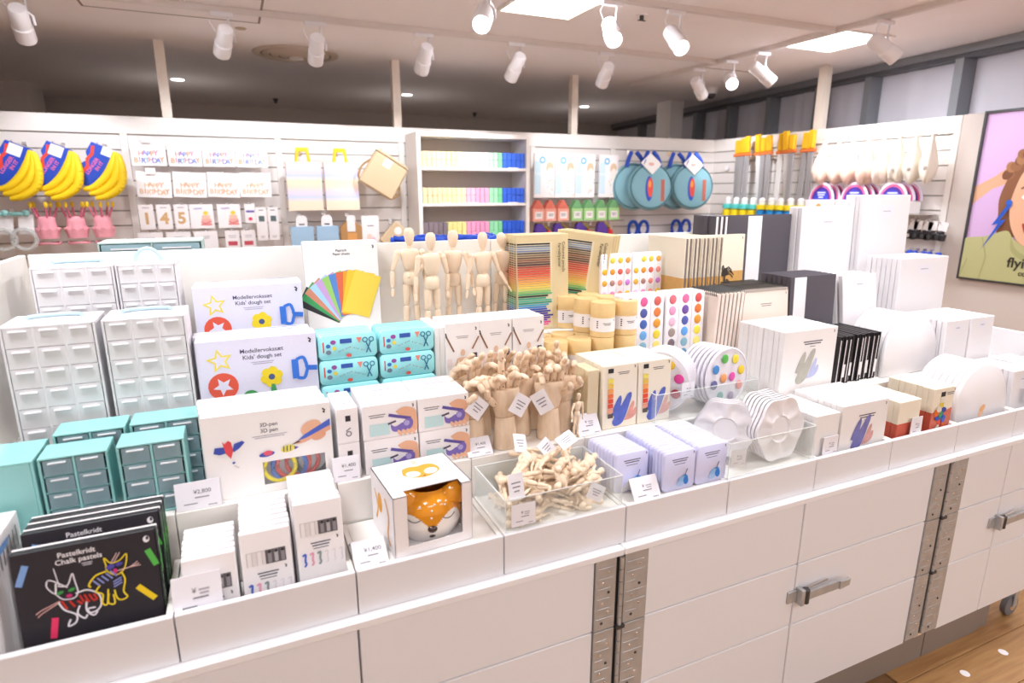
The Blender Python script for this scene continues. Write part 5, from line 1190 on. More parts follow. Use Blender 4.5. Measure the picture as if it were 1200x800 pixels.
# ---- black spined notebooks (low step)
q = random.Random(9)
for i in range(10):
    D = .0165; h = .145
    mb = MB().box(0, .0024, 0, .14, 0, h, BLACKC).box(.0024, .0105, .003, .138, .003, h - .012, PAPER).box(.0105, .0129, 0, .14, 0, h, BLACKC).box(.0024, .0105, .137, .14, 0, h, BLACKC).box(0, .0129, .001, .14, h - .001, h, BLACKC).mesh('nb', .0005)
    o = obj('black_notebook', mb, None, (1.588 + i * .0178, 1.190 + q.uniform(0, .008), RZ[0] + .0008), (0, q.uniform(0, .04), 0), nth(i, 10) .replace('front', 'first') + ' black notebook counted from the big square pads', 'notebook', 'black notebooks standing edgewise')
    if i % 2: obj('white_label', bx(.001, .012, -.0012, 0, .02, .06, PAPER), o)

# ---- things showing over the divider from the far side
BLUEN = mat('blue_net', hexc('2450c0'), .6, bump=.4, scale=120)
t = thing('blue_net_bag', 'blue net bags on the far side, rims showing behind mannequins', 'bag', (.58, 1.80, 1.1015), (0, 0, 0))
q = random.Random(4); mb = MB()
for j in range(5):
    mb.tube([(-.16 + i * .027, .02 * sin(i + j) , .250 + .006 * sin(i * 1.7 + j * 2) + .002 * j) for i in range(13)], .006, 6, BLUEN)
obj('rim', mb.mesh('rim', smooth=60), t)
mb = MB(); mb.prism([(-.17, 0), (.17, 0), (.165, .250), (.0, .245), (-.165, .250)], -.03, .03, BLUEN); obj('bag_body', mb.mesh('body', .006, 60), t)

# ================================================================== GOODS ON THE BACK WALL (front faces -y)
def peg(x, z, label=None, L=.16, parent=None, y=4.999):
    mb = MB(); mb.box(-.012, .012, -.004, 0, -.02, .02, CHROME); mb.tube([(0, 0, 0), (0, -L, 0), (0, -L - .006, .012)], .003, 6, CHROME)
    return obj('peg_hook', mb.mesh('peg', smooth=50), parent, (x, y, z), label=None if parent else label, cat=None if parent else 'hook', group=None if parent else 'chrome peg hooks')
def hangcard(name, cat, x, z, W, H, label, group, P=None, y=4.86, d=.012, m=PAPER, rot=0, pegl=True, pl=None):
    o = obj(name, carton_me(W, H, d, m), None, (x, y, z), (0, rot, 0), label, cat, group)
    if P: P.obj(o)
    if pegl: peg(x, z + H - .012, pl or 'chrome peg hook holding the ' + ' '.join(label.split()[:11]), 5.0 - y - .02)
    return o
# banana gloves
YEL = mat('banana_yellow', hexc('f6cf18'), .6, bump=.1, scale=30); BLUEC = mat('royal_blue_card', hexc('1c46b8'), .5)
for k, (x, nm) in enumerate([(-1.19, 'at the wall end'), (-.985, 'in the middle'), (-.755, 'beside the birthday cards')]):
    t = thing('banana_glove_pack', 'blue card pack of plush yellow bananas, ' + nm, 'toy', (x, 4.72, 1.60), (0, .42, 0), 'blue packs of plush bananas')
    obj('backing_card', MB().prism([(-.085, -.10), (.055, -.10), (.055, .17), (-.085, .17), (-.095, .10), (-.07, .06), (-.10, .02), (-.075, -.03)], 0, .012, BLUEC).mesh('card', .002), t)
    P = Print(); P.text('LONGER', -.038, .03, .030, 'e86a9a', .02, 1.35); P.text('IN IT', -.004, .045, .030, 'e86a9a', .02, 1.35); P.line([(-.07, .15), (-.06, .10), (-.075, .06), (-.06, .02), (-.08, -.05)], .018, 'e0402e'); P.rect(-.06, .01, .10, .165, 'f4f0f2') if k < 2 else P.rect(-.02, .05, .12, .17, 'f4f0f2'); P.obj(t)
    for j in range(3):
        pth = smooth_path([(.055 + .012 * j, -.03 - .006 * j, .165 - .006 * j), (.062 + .034 * j, -.035 - .012 * j, .09 - .012 * j), (.052 + .046 * j, -.035 - .014 * j, .0 - .014 * j), (.015 + .042 * j, -.035 - .012 * j, -.085 - .012 * j), (-.035 + .040 * j, -.03 - .010 * j, -.125 - .012 * j)], 4)
        mb = MB(); n = len(pth)
        for i in range(n - 1):
            u = i / (n - 1); r0 = .025 * (.45 + .55 * sin(pi * (.1 + .85 * u))); r1 = .025 * (.45 + .55 * sin(pi * (.1 + .85 * (i + 1) / (n - 1)))); mb.cyl(pth[i], pth[i + 1], r0, r1, 10, YEL)
        obj('plush_banana', mb.mesh('banana', smooth=60), t)
    peg(x + .02, 1.775, 'chrome peg hook over the banana pack ' + nm, .26)
# pink cake hats
PINK = mat('pink_felt', hexc('f2a3b0'), .8, bump=.2, scale=80, var=.06); CAN = mat('pink_candle', hexc('d86a86'), .6); FLA = mat('yellow_felt_flame', hexc('f4cc2c'), .7)
for k, (x, nm) in enumerate([(-1.075, 'next to the clear ring glasses'), (-.92, 'in the middle'), (-.775, 'next to the number balloons')]):
    t = thing('cake_hat', 'pink felt birthday cake hat with candles, ' + nm, 'party hat', (x, 4.76, 1.20), (0, 0, .3 * k), 'pink birthday cake hats')
    n = 40; mb = MB()
    pr = [(.055, 0), (.057, .02), (.062, .05), (.064, .055), (.052, .065), (.050, .10), (.048, .125), (.036, .135), (.001, .137)]
    vs = []; fs = []
    for r, z in pr:
        for i in range(n): a = 2 * pi * i / n; rr = r + (.007 * sin(9 * a) if .04 < z < .06 else 0); vs.append((rr * cos(a), rr * sin(a) * .75, z + (.008 * sin(9 * a) if .04 < z < .07 else 0)))
    for q_ in range(len(pr) - 1):
        for i in range(n): fs.append((q_ * n + i, q_ * n + (i + 1) % n, (q_ + 1) * n + (i + 1) % n, (q_ + 1) * n + i))
    mb.add(vs, fs, PINK); obj('hat', mb.mesh('hat', smooth=60), t)
    obj('brim_ring', MB().tube([(.056 * cos(a), .05 * sin(a), -.03 + .004 * sin(3 * a)) for a in [2 * pi * i / 20 for i in range(20)]], .008, 6, PINK, True).mesh('brim', smooth=60), t)
    for i in range(5):
        a = 2 * pi * i / 5 + .3 * k; cx, cy = .045 * cos(a), .035 * sin(a); c = obj('candle', MB().cyl((cx, cy, .13), (cx * 1.5, cy * 1.5, .19), .006, n=8, m=CAN).mesh('candle'), t)
        obj('flame', MB().ball((cx * 1.65, cy * 1.65, .208), .011, .005, .02, FLA, 8, 6).mesh('flame', smooth=60), c)
    peg(x, 1.345, 'chrome peg hook over the cake hat ' + nm, .2)
# ring glasses in clear packs
CLW = clear_mat('clear_bag', (1, 1, 1), .22, .2)
for k, (x, nm) in enumerate([(-1.30, 'at the end of their row'), (-1.195, 'beside the pink cake hats')]):
    t = thing('ring_glasses', 'clear ring party glasses with a white card, ' + nm, 'party glasses', (x, 4.74, 1.14), (0, 0, 0), 'clear ring party glasses')
    for s in range(2): obj('ring', MB().tube([(.062 * cos(a), -.02 * s, .062 + .062 * sin(a)) for a in [2 * pi * i / 28 for i in range(28)]], .011, 8, CLW, True).mesh('ring', smooth=60), t)
    obj('card', MB().box(-.035, .045, .0, .004, .09, .215, PAPER).mesh('card', .001), t, (0, .012, 0), (0, .08, 0))
    obj('teal_bow', MB().ball((-.02, -.01, .215), .045, .015, .014, TEAL).ball((.03, -.01, .22), .02, .012, .02, TEAL).mesh('bow', smooth=60), t)
    peg(x, 1.36, 'chrome peg hook over the ring glasses ' + nm, .22)
# HAPPY BIRTHDAY cards
def hb_print(W, H, cols, faint=False):
    P = Print(.0006); L1 = 'HAPPY'; L2 = 'BIRTHDAY'
    for j, L_ in enumerate((L1, L2)):
        for i, chh in enumerate(L_):
            x = (i - (len(L_) - 1) / 2) * W * .108; P.text(chh, x, H * (.48 - .26 * j) + .004 * sin(i * 2), H * .27, cols[(i + j * 3) % len(cols)], .02, .1 * sin(i * 3))
    return P
MC = ['f0908c', '9a8ad0', '6a8ad8', 'f0a06a', 'e880a8', '5a6ab8', '70b8d8']; GC = ['e2b890', 'dba87c', 'e6c4a0']
for k, x in enumerate((-.475, -.26, -.05, .16)):
    nm = ('next to the banana packs', 'second from the banana packs', 'third from the banana packs', 'next to the pastel bags')[k]
    o = hangcard('birthday_banner_pack', 'banner pack', x, 1.652, .205, .168, 'HAPPY BIRTHDAY banner pack in many colours, ' + nm, 'coloured birthday banner packs', hb_print(.2, .165, MC))
    o = hangcard('birthday_banner_pack', 'banner pack', x + .005, 1.447, .205, .168, 'HAPPY BIRTHDAY balloon pack in rose gold, ' + nm, 'rose gold birthday balloon packs', hb_print(.2, .165, GC), rot=.05 if k < 3 else .02)
    if k == 0:
        for zz in (1.80, 1.60): pt = obj('peg_tag', bx(-.03, .03, -.002, 0, 0, .04, PAPER), None, (x, 4.845, zz), label='white price flag on the peg of the %s row of cards' % ('coloured' if zz > 1.7 else 'rose gold'), cat='price tag')
GOLD = 'd6ac78'
def digit_print(d):
    P = Print(.0006); P.bars(0, .145, .04, 1, .006, c='b5aeb8'); P.text(d, 0, .07, .105, GOLD, .035); return P
for k, (x, d) in enumerate([(-.535, '1'), (-.43, '4'), (-.325, '5')]):
    hangcard('number_balloon_pack', 'balloon pack', x, 1.235, .088, .165, 'number balloon pack showing a golden ' + {'1': 'one', '4': 'four', '5': 'five'}[d], 'golden number balloon packs', digit_print(d))
def cake_print(W):
    P = Print(.0006); P.text('HAPPY', -.02, .135, .018, '7a6ab8', .02); P.rect(-.005, .055, .03, .065, 'f0b0a4'); P.rect(.0, .050, .065, .09, 'f4c4b0'); P.line(smooth_path([(-.008, .045), (.02, .035), (.058, .05)]), .008, 'e07a80'); P.ell(.025, .105, .016, .014, 'f0d23c'); P.rect(-.01, .06, .022, .03, 'e86a6a'); return P
for k, (x, nm) in enumerate([(-.20, 'beside the golden five'), (-.025, 'beside the small heart pack')]): hangcard('cake_topper_pack', 'party pack', x, 1.235, .15, .165, 'white pack with a pink layered birthday cake, ' + nm, 'birthday cake packs', cake_print(.15))
P = Print(.0006); P.rect(-.025, .03, .075, .09, '6a5ab0'); P.ell(0, .03, .014, .012, 'e0486a'); hangcard('heart_pack', 'party pack', .112, 1.265, .07, .135, 'small white party pack with red heart and purple band', '', P)
for k, (x, nm) in enumerate([(.185, 'near the heart pack'), (.265, 'at the panel edge')]):
    P = Print(.0006); P.rect(-.018, .02, .135, .175, '5f6f70'); P.bars(0, .215, .03, 1, .005); P.bars(0, .03, .03, 2, .004, .01, 'b0aab4'); hangcard('candle_pack', 'party pack', x, 1.140, .072, .235, 'tall narrow white party pack with green square, ' + nm, 'tall white party packs', P)
for k, (x, nm, c) in enumerate([(-.53, 'below the golden one', None), (-.36, 'below the golden four', None), (-.19, 'below the layered cake', None), (-.02, 'with red print, first', 'c84a5a'), (.085, 'with red print, second', 'c84a5a')]):
    P = Print(.0006); P.bars(0, .09, .05, 2, .004, .012, 'b0aab4')
    if c: P.rect(-.03, .03, .02, .05, c)
    hangcard('party_pack', 'party pack', x, 1.09, .15 if not c else .095, .125, 'white party pack in the lowest row ' + nm, 'lowest row of party packs', P)
# pastel gradient bags with yellow handles
def pastel():
    m = bpy.data.materials.new('pastel_stripe_paper'); m.use_nodes = True; nt = m.node_tree; b = nt.nodes['Principled BSDF']; b.inputs['Roughness'].default_value = .45
    tc = nt.nodes.new('ShaderNodeTexCoord'); sp_ = nt.nodes.new('ShaderNodeSeparateXYZ'); mr = nt.nodes.new('ShaderNodeMapRange'); cr = nt.nodes.new('ShaderNodeValToRGB')
    mr.inputs['From Min'].default_value = 0; mr.inputs['From Max'].default_value = .345
    L = nt.links.new; L(tc.outputs['Object'], sp_.inputs[0]); L(sp_.outputs['Z'], mr.inputs['Value']); L(mr.outputs[0], cr.inputs[0]); L(cr.outputs[0], b.inputs['Base Color'])
    e = cr.color_ramp.elements; st = [(0, 'f6e0c8'), (.18, 'f8e4cc'), (.28, 'c9d2ee'), (.36, 'e0d4e8'), (.5, 'f8dcc8'), (.62, 'f6e4c4'), (.72, 'c4d0f0'), (.82, 'ead4e8'), (1, 'f8e6d0')]
    e[0].position = 0; e[0].color = (*hexc(st[0][1]), 1); e[1].position = 1; e[1].color = (*hexc(st[-1][1]), 1)
    for p_, c in st[1:-1]: n = e.new(p_); n.color = (*hexc(c), 1)
    return m
PAST = pastel()
YSAT = mat('yellow_handle', hexc('f6c81c'), .5)
for k, (x, nm) in enumerate([(.497, 'beside the party cards'), (.762, 'beside the beige bag')]):
    t = thing('gift_bag', 'large pastel striped gift bag, ' + nm, 'gift bag', (x, 4.80, 1.349), (0, 0, 0), 'pastel striped gift bags')
    obj('bag_body', MB().box(-.122, .122, 0, .05, 0, .345, PAST).mesh('bag', .002), t)
    obj('handle', MB().prism([(-.055, .345), (-.035, .345), (-.025, .415), (.025, .415), (.035, .345), (.055, .345), (.042, .445), (-.042, .445)], .01, .03, YSAT).mesh('handle', .003), t)
    peg(x, 1.765, 'chrome peg hook holding the pastel bag ' + nm, .17)
# beige fold-over bag
BEI = mat('beige_fabric', hexc('d8c09c'), .7, bump=.15, scale=160)
t = thing('cork_bag', 'beige cork pouch hanging tilted beside the bookcase', 'bag', (1.06, 4.74, 1.60), (0, .55, 0))
obj('pouch', MB().box(-.14, .14, -.03, .03, -.13, .13, BEI).mesh('pouch', .012), t); obj('flap', MB().prism([(-.14, .132), (.14, .132), (.12, .15), (-.12, .15)], -.03, .03, BEI).mesh('flap', .004), t)
P = Print(.0006); P.rect(-.03, .03, -.03, .03, 'f6f2f0'); P.obj(t, 'white_label', (-.02, -.031, .09)); obj('cord', MB().tube(smooth_path([(-.14, 0, .05), (-.17, 0, -.02), (-.16, 0, -.09), (-.14, 0, -.11)]), .008, 6, mat('brown_cord', hexc('b08a5a'), .7)).tube(smooth_path([(.14, 0, -.0), (.165, 0, -.06), (.14, 0, -.11)]), .008, 6, mat('brown_cord', hexc('b08a5a'), .7)).mesh('cord', smooth=60), t)
peg(1.06, 1.79, 'chrome peg hook holding the beige cork pouch', .24)
# lower row: blue bags, kraft, clear
LBL = mat('light_blue_paper', hexc('a8cae6'), .5)
for k, (x, nm) in enumerate([(.455, 'first below the pastel bags'), (.635, 'second below the pastel bags')]):
    t = thing('blue_gift_box', 'light blue gift bag with white hang tag, ' + nm, 'gift bag', (x, 4.80, 1.07), group='light blue gift bags')
    obj('bag_body', MB().box(-.08, .08, 0, .04, 0, .165, LBL).mesh('bag', .002), t); obj('hang_tag', MB().prism([(-.04, .165), (.04, .165), (.04, .22), (.025, .245), (-.025, .245), (-.04, .22)], .012, .016, PAPER).mesh('tag', .001), t)
    P = Print(.0006); P.rect(-.02, .02, .175, .185, '4a4448'); P.obj(t, 'tag_print', (0, .0118, 0)); peg(x, 1.305, 'chrome peg hook holding the blue gift bag ' + nm, .18)
t = thing('kraft_gift_bag', 'kraft gift bag with orange front and white tag', 'gift bag', (.81, 4.80, 1.07))
obj('bag_body', MB().prism([(-.08, 0), (.08, 0), (.08, .15), (.03, .20), (-.03, .20), (-.08, .15)], 0, .05, mat('brown_kraft', hexc('b98a58'), .7)).mesh('bag', .002), t); obj('front_label', bx(-.03, .04, -.001, 0, .0, .11, mat('orange_card', hexc('e2a05a'), .6)), t); obj('hang_tag', bx(-.03, .03, -.003, -.001, .12, .24, PAPER), t); peg(.81, 1.30, 'chrome peg hook holding the kraft gift bag', .18)
P = Print(.0006); P.bars(0, .16, .05, 1, .006); P.ell(-.01, .07, .02, .03, 'f2d4c8'); P.ell(.02, .05, .015, .025, 'e8c8d8'); hangcard('clear_gift_pack', 'gift pack', .955, 1.07, .13, .235, 'white gift pack with faint pink print beside kraft bag', '', P, 4.80)
t = thing('cork_bag', 'lower beige cork pouch with round white label', 'bag', (1.155, 4.76, 1.12), (0, .75, 0)); obj('pouch', MB().box(-.11, .11, -.025, .025, -.10, .10, BEI).mesh('pouch', .01), t); P = Print(.0006); P.ell(-.05, .05, .03, .03, 'f6f2f0'); P.obj(t, 'white_label', (0, -.026, 0)); peg(1.155, 1.25, 'chrome peg hook holding the lower cork pouch', .2)

# bookcase of folded napkins
t = thing('napkin_bookcase', 'tall white open bookcase full of coloured napkins', 'bookcase', (1.77, 4.65, 0))
for s in (-1, 1): obj('side_panel', MB().box(min(s * .47, s * .438), max(s * .47, s * .438), 0, .32, 0, 1.92, PAINT).mesh('side', .002), t)
obj('top_panel', bx(-.437, .437, 0, .32, 1.89, 1.92, PAINT), t); obj('back_panel', bx(-.437, .437, .30, .315, .1, 1.889, mat('grey_back_panel', hexc('d5c8bf'), .6)), t)
SZ = [1.665, 1.395, 1.10, .80, .45, .1]
for z in SZ: obj('shelf', MB().box(-.437, .437, .004, .298, z - .022, z, PAINT).mesh('shelf', .002), t)
NC = [['f8dcae', 'f8e4b6', 'f8eeb4', 'f8f4d8', 'fbf6f4', 'f8eef4', 'bfe8c8', '8fdba6', '3f6fe0', '3f6fe0'], ['f6d8ae', 'f8e2b0', 'f6f0b4', 'f2f4c4', 'f8c8de', 'f4b4d4', 'a8e4bc', '7fd79c', '3a68dc', '3a68dc'], ['8f8088', '857880', 'f6ea9a', 'f4ec9e', 'f5a6cc', 'f2a0c8', '96e0b0', '7fd79c', '2f62dc', '2f62dc']]
q = random.Random(2); NMS = ['top', 'middle', 'lowest filled']; NTH = 'first second third fourth fifth sixth seventh eighth ninth tenth eleventh twelfth thirteenth fourteenth fifteenth sixteenth seventeenth eighteenth nineteenth twentieth twenty-first twenty-second'.split()
for s_, z in enumerate(SZ[:3]):
    h = .118 if s_ < 2 else .150; n = 22; wd = .86 / n
    me_cache = {}
    for i in range(n):
        u = i / n; ci = min(9, int(u * 10)) if i < 17 else 8
        if u > .8: ci = 8
        c = NC[s_][ci]
        if c not in me_cache:
            m = mat('napkin_' + c, hexc(c), .8, bump=.05, scale=200)
            mb = MB()
            for j in range(2): mb.box(.0012, wd - .0018, 0, .10, j * h / 2, (j + 1) * h / 2 - .001, m)
            me_cache[c] = mb.mesh('napkin', .003)
        word = 'blue' if ci >= 8 else ('green' if ci >= 6 else 'pink or white' if ci >= 4 else 'yellow' if ci >= 2 else ('grey' if s_ == 2 else 'peach'))
        o = obj('napkin_pack', me_cache[c], None, (1.77 - .43 + i * wd, 4.664 + q.uniform(0, .004), z + .0005), (0, 0, 0), '%s napkin pack, %s from the peach end of the %s shelf' % (word, NTH[i], NMS[s_]), 'napkins', '%s napkin packs, %s shelf' % (word, NMS[s_]))
for s_, z in enumerate(SZ[:3]):
    for xx, nm in ((-.25, 'peach'), (-.02, 'yellow'), (.32, 'blue')):
        obj('shelf_price_strip', bx(-.045, .045, -.0022, -.0002, -.020, .006, PAPER), None, (1.77 + xx, 4.6535, z), label='paper price strip on %s shelf below the %s napkins' % (NMS[s_], nm), cat='price tag', group='bookcase price strips')

# baby bibs, paper houses, purple things
SKY = 'cfe6f2'
def bib_print(k):
    P = Print(.0006); q_ = random.Random(k); P.rect(-.095, -.035, .03, .30, SKY); P.ell(-.02, .31, .03, .03, '7fbde0'); P.ell(-.02, .31, .014, .014, 'f4f6fa')
    P.ell(.05, .25, .035, .045, 'e0c4a4'); P.ell(.055, .20, .03, .05, 'f2ece4'); P.text('baby', -.065, .20, .03, 'eef6fa', .01)
    for i in range(14): P.ell(.02 + q_.uniform(-.01, .075), q_.uniform(.02, .16), .008, .006, ('e8d8b8', 'b8d8e8', 'f0c8b8', 'e0e4c8')[i % 4], q_.uniform(0, 3), 8)
    return P
for k, x in enumerate((2.45, 2.65, 2.85, 3.09)): hangcard('baby_bib_pack', 'bib pack', x, 1.432, .195, .365, 'white and sky blue baby cloth pack, ' + ('beside the bookcase', 'second from the bookcase', 'third from the bookcase', 'beside the round blue bags')[k], 'baby cloth packs', bib_print(k), 4.80)
for k, x in enumerate((2.385, 2.50, 2.625, 2.765, 2.885, 3.015, 3.145)):
    gr = k > 2; c = mat('green_box_card', hexc('a4d08a'), .5) if gr else mat('coral_box_card', hexc('f0a590'), .5); c2 = mat('dark_green_roof', hexc('6fa870'), .5) if gr else mat('red_roof', hexc('d8705c'), .5)
    t = thing('paper_house_box', ('green' if gr else 'coral') + ' house shaped box, ' + ORD[k if not gr else k - 3].replace('front', 'first') + (' after the coral ones' if gr else ' from the bookcase'), 'gift box', (x, 4.77, 1.235), group='house shaped boxes')
    obj('box', MB().box(-.055, .055, 0, .08, 0, .105, c).mesh('box', .002), t); obj('roof', MB().prism([(-.055, .106), (.055, .106), (.012, .175), (-.012, .175)], .005, .075, c2).mesh('roof', .002), t); P = Print(.0006); P.rect(-.036, .036, .02, .08, 'efe6e4'); P.bars(0, .06, .05, 2, .005, .014); P.obj(t)
obj('wire_shelf', MB().tube([(-.45, -.26, 0), (.46, -.26, 0)], .005, 6, CHROME).tube([(-.45, 0, 0), (-.45, -.26, 0)], .005, 6, CHROME).tube([(.46, 0, 0), (.46, -.26, 0)], .005, 6, CHROME).box(-.45, .46, -.255, 0, -.001, .003, CHROME).mesh('ws', smooth=50), None, (2.77, 4.999, 1.230), label='thin metal shelf under the house shaped boxes', cat='shelf')
PUR = mat('purple_felt', hexc('5a3a9a'), .8, bump=.1); REDF = mat('red_felt', hexc('d8343c'), .8, bump=.1); OLV = mat('olive_felt', hexc('a08a3a'), .8)
for k, x in enumerate((2.42, 2.60, 2.82, 3.04)):
    t = thing('felt_hat', 'purple and red felt party hat below the boxes, ' + ('first', 'second', 'third', 'last')[k] + ' from the bookcase', 'party hat', (x, 4.77, 1.062), group='purple felt party hats')
    mb = MB(); mb.prism([(-.09, 0), (.05, 0), (.03, .10), (-.02, .165), (-.07, .15)], -.03, .03, PUR); obj('crown', mb.mesh('crown', .012, 60), t); mb = MB(); mb.prism([(.045, .0), (.10, .0), (.09, .08), (.045, .10)], -.02, .02, REDF); obj('red_side', mb.mesh('rs', .008, 60), t); mb = MB(); mb.prism([(-.07, .155), (-.02, .17), (.06, .11), (.05, .095), (-.02, .15)], -.022, .022, OLV); obj('olive_band', mb.mesh('ob', .004, 60), t)
    peg(x, 1.20, 'chrome peg hook over the %s felt hat' % ('first', 'second', 'third', 'last')[k], .2)
# round blue bags
TQB = mat('dusty_teal_fabric', hexc('86b6c4'), .7, bump=.1, scale=120, var=.06); BSTR = mat('blue_strap', hexc('2a52c0'), .6)
for k, (x, nm) in enumerate([(3.44, 'beside the baby cloth packs'), (3.91, 'beside the corner')]):
    for j in range(2):
        t = thing('round_bag', ('front' if j == 0 else 'rear') + ' round teal bag with blue straps, ' + nm, 'bag', (x - .10 * j, 4.66 + .11 * j, 1.525), (-.08, 0, -.25), 'round teal bags')
        obj('bag_body', MB().lathe([(.001, -.035), (.17, -.035), (.20, -.022), (.21, 0), (.20, .022), (.17, .035), (.001, .035)], 40, TQB, Matrix.Rotation(pi / 2, 4, 'X') @ Matrix.Diagonal((1, 1, 1, 1)), False, False).mesh('bag', smooth=60), t)
        obj('piping', MB().tube([(.19 * cos(a), -.032, .19 * sin(a)) for a in [2 * pi * i / 40 for i in range(40)]], .005, 6, mat('dark_teal_piping', hexc('4f7f8c'), .6), True).mesh('piping', smooth=60), t)
        for s in (-1, 1): obj('strap', MB().tube(smooth_path([(s * .08, -.03, .170), (s * .06, -.03, .24), (s * .025, 0, .30)]), .020, 6, BSTR).mesh('strap', smooth=60), t)
        if j == 0:
            P = Print(.0008); P.ell(-.02, -.02, .035, .11, '2a52c0'); P.ell(-.01, -.01, .026, .085, 'e2503c'); P.ell(-.015, .02, .014, .03, 'f0a040'); P.rect(.09, .125, -.13, .06, 'b8685a'); P.obj(t, 'printed_front', (0, -.036, 0)); P2 = Print(.0); P2.poly([(-.11, .20), (0, .10), (.09, .19), (-.02, .285)], 'f8f5f4'); P2.ell(-.01, .19, .025, .014, 'e8b8b0'); obj('swing_tag', P2.b.mesh('tag'), t, (0, -.05, 0))
    peg(x - .02, 1.835, 'chrome peg hook over the round bags ' + nm, .38)
for k, x in enumerate((3.48, 3.98)):
    t = thing('coil_toy', 'blue strapped pack below the round bags, ' + ('nearer the felt hats' if k == 0 else 'nearer the corner'), 'toy', (x, 4.88, 1.08), group='blue strapped packs')
    for s in (-1, 1): obj('strap', MB().tube([(s * .06 + .05 * cos(a), -.02, .06 + .07 * sin(a)) for a in [2 * pi * i / 20 for i in range(20)]], .016, 6, BSTR, True).mesh('strap', smooth=60), t)
    obj('pack', MB().box(-.06, .06, 0, .05, -.06, .06, PAPER).mesh('pack', .004), t)
slab_thing('red_tray', MB().box(-.45, .35, 0, .10, 0, .03, REDF).mesh('tray', .004), (3.85, 4.70, 1.06), 'long red tray edge just over the divider board', 'tray')
obj('wire_shelf', bx(-.45, .4, 0, .30, -.004, 0, CHROME), None, (3.85, 4.698, 1.0595), label='thin metal shelf under the long red tray', cat='shelf')

# ================================================================== GOODS ON THE SIDE WALL (front faces -x)
RZm = rad(-90)
def spt(y, z, off=.05): return (4.45 - off, y, z)
def peg2(y, z, label, L=.16):
    o = peg(0, 0, label, L); o.location = (4.449, y, z); o.rotation_euler = (0, 0, RZm)
SIL = mat('silver_foam', hexc('a9a5a6'), .45, metal=.2, bump=.02); SILW = mat('white_foam_blade', hexc('efecea'), .5); ORG = mat('orange_guard', hexc('e87a3a'), .6); YFO = mat('yellow_foam_grip', hexc('f4b818'), .6, bump=.05)
q = random.Random(6)
for i in range(11):
    y = 4.60 - i * .084; top = 1.965 + .003 * i + q.uniform(-.01, .01)
    tl_ = q.uniform(-.05, .05) + (.10 if i in (3, 7) else 0); white = i in (3, 6, 7)
    t = thing('foam_sword', ('white' if white else 'grey') + ' foam sword with yellow grip, ' + ['first', 'second', 'third', 'fourth', 'fifth', 'sixth', 'seventh', 'eighth', 'ninth', 'tenth', 'last'][i] + ' from the corner', 'toy sword', (4.45 - .07 - .026 * (i % 3), y, 1.81), (tl_, 0, RZm), 'foam swords with yellow grips')
    obj('blade', MB().box(-.026, .026, -.008, .008, -.46 + .02 * (i % 3), -.012, SILW if white else SIL).mesh('blade', .004), t); obj('guard', MB().box(-.046, .046, -.012, .012, -.012, .014, ORG).mesh('guard', .005), t); obj('grip', MB().box(-.028, .028, -.018, .018, .014, .135 + .012 * (i % 4), YFO).mesh('grip', .008), t)
obj('sword_rack_rail', MB().tube([(-.48, -.05, 0), (.48, -.05, 0)], .006, 6, CHROME).tube([(-.48, 0, 0), (-.48, -.05, 0)], .006, 6, CHROME).tube([(.48, 0, 0), (.48, -.05, 0)], .006, 6, CHROME).mesh('rail', smooth=50), None, (4.449, 4.17, 1.785), (0, 0, RZm), 'chrome rail holding the foam swords', 'rail')
for i in range(9):
    y = 4.62 - i * .105; blue = i > 3
    t = thing('toy_bottle', ('blue bottle with yellow cap, ' if blue else 'yellow bottle with turquoise cap, ') + ['first', 'second', 'third', 'fourth', 'first', 'second', 'third', 'fourth', 'last'][i] + ' of its colour', 'bottle', (4.33, y, 1.215), (0, 0, 0), 'toy bottles below the swords')
    obj('bottle', MB().lathe([(.044, 0), (.046, .01), (.046, .10), (.03, .112)], 18, mat('toy_blue', hexc('2a8ad0'), .35) if blue else mat('toy_yellow', hexc('f2d420'), .35)).mesh('bottle', smooth=50), t); obj('cap', MB().lathe([(.05, .113), (.05, .15), (.03, .155)], 18, mat('cap_yellow', hexc('f0d81c'), .35) if blue else mat('cap_turquoise', hexc('58c8c0'), .35)).mesh('cap', smooth=50), t)
    obj('white_nozzle', MB().lathe([(.028, .156), (.03, .20), (.012, .215)], 14, PAPER).mesh('noz', smooth=50), t)
obj('bottle_shelf', bx(-.55, .50, -.20, 0, -.012, 0, PAINT), None, (4.449, 4.17, 1.2145), (0, 0, RZm), 'white shelf under the toy bottles', 'shelf')
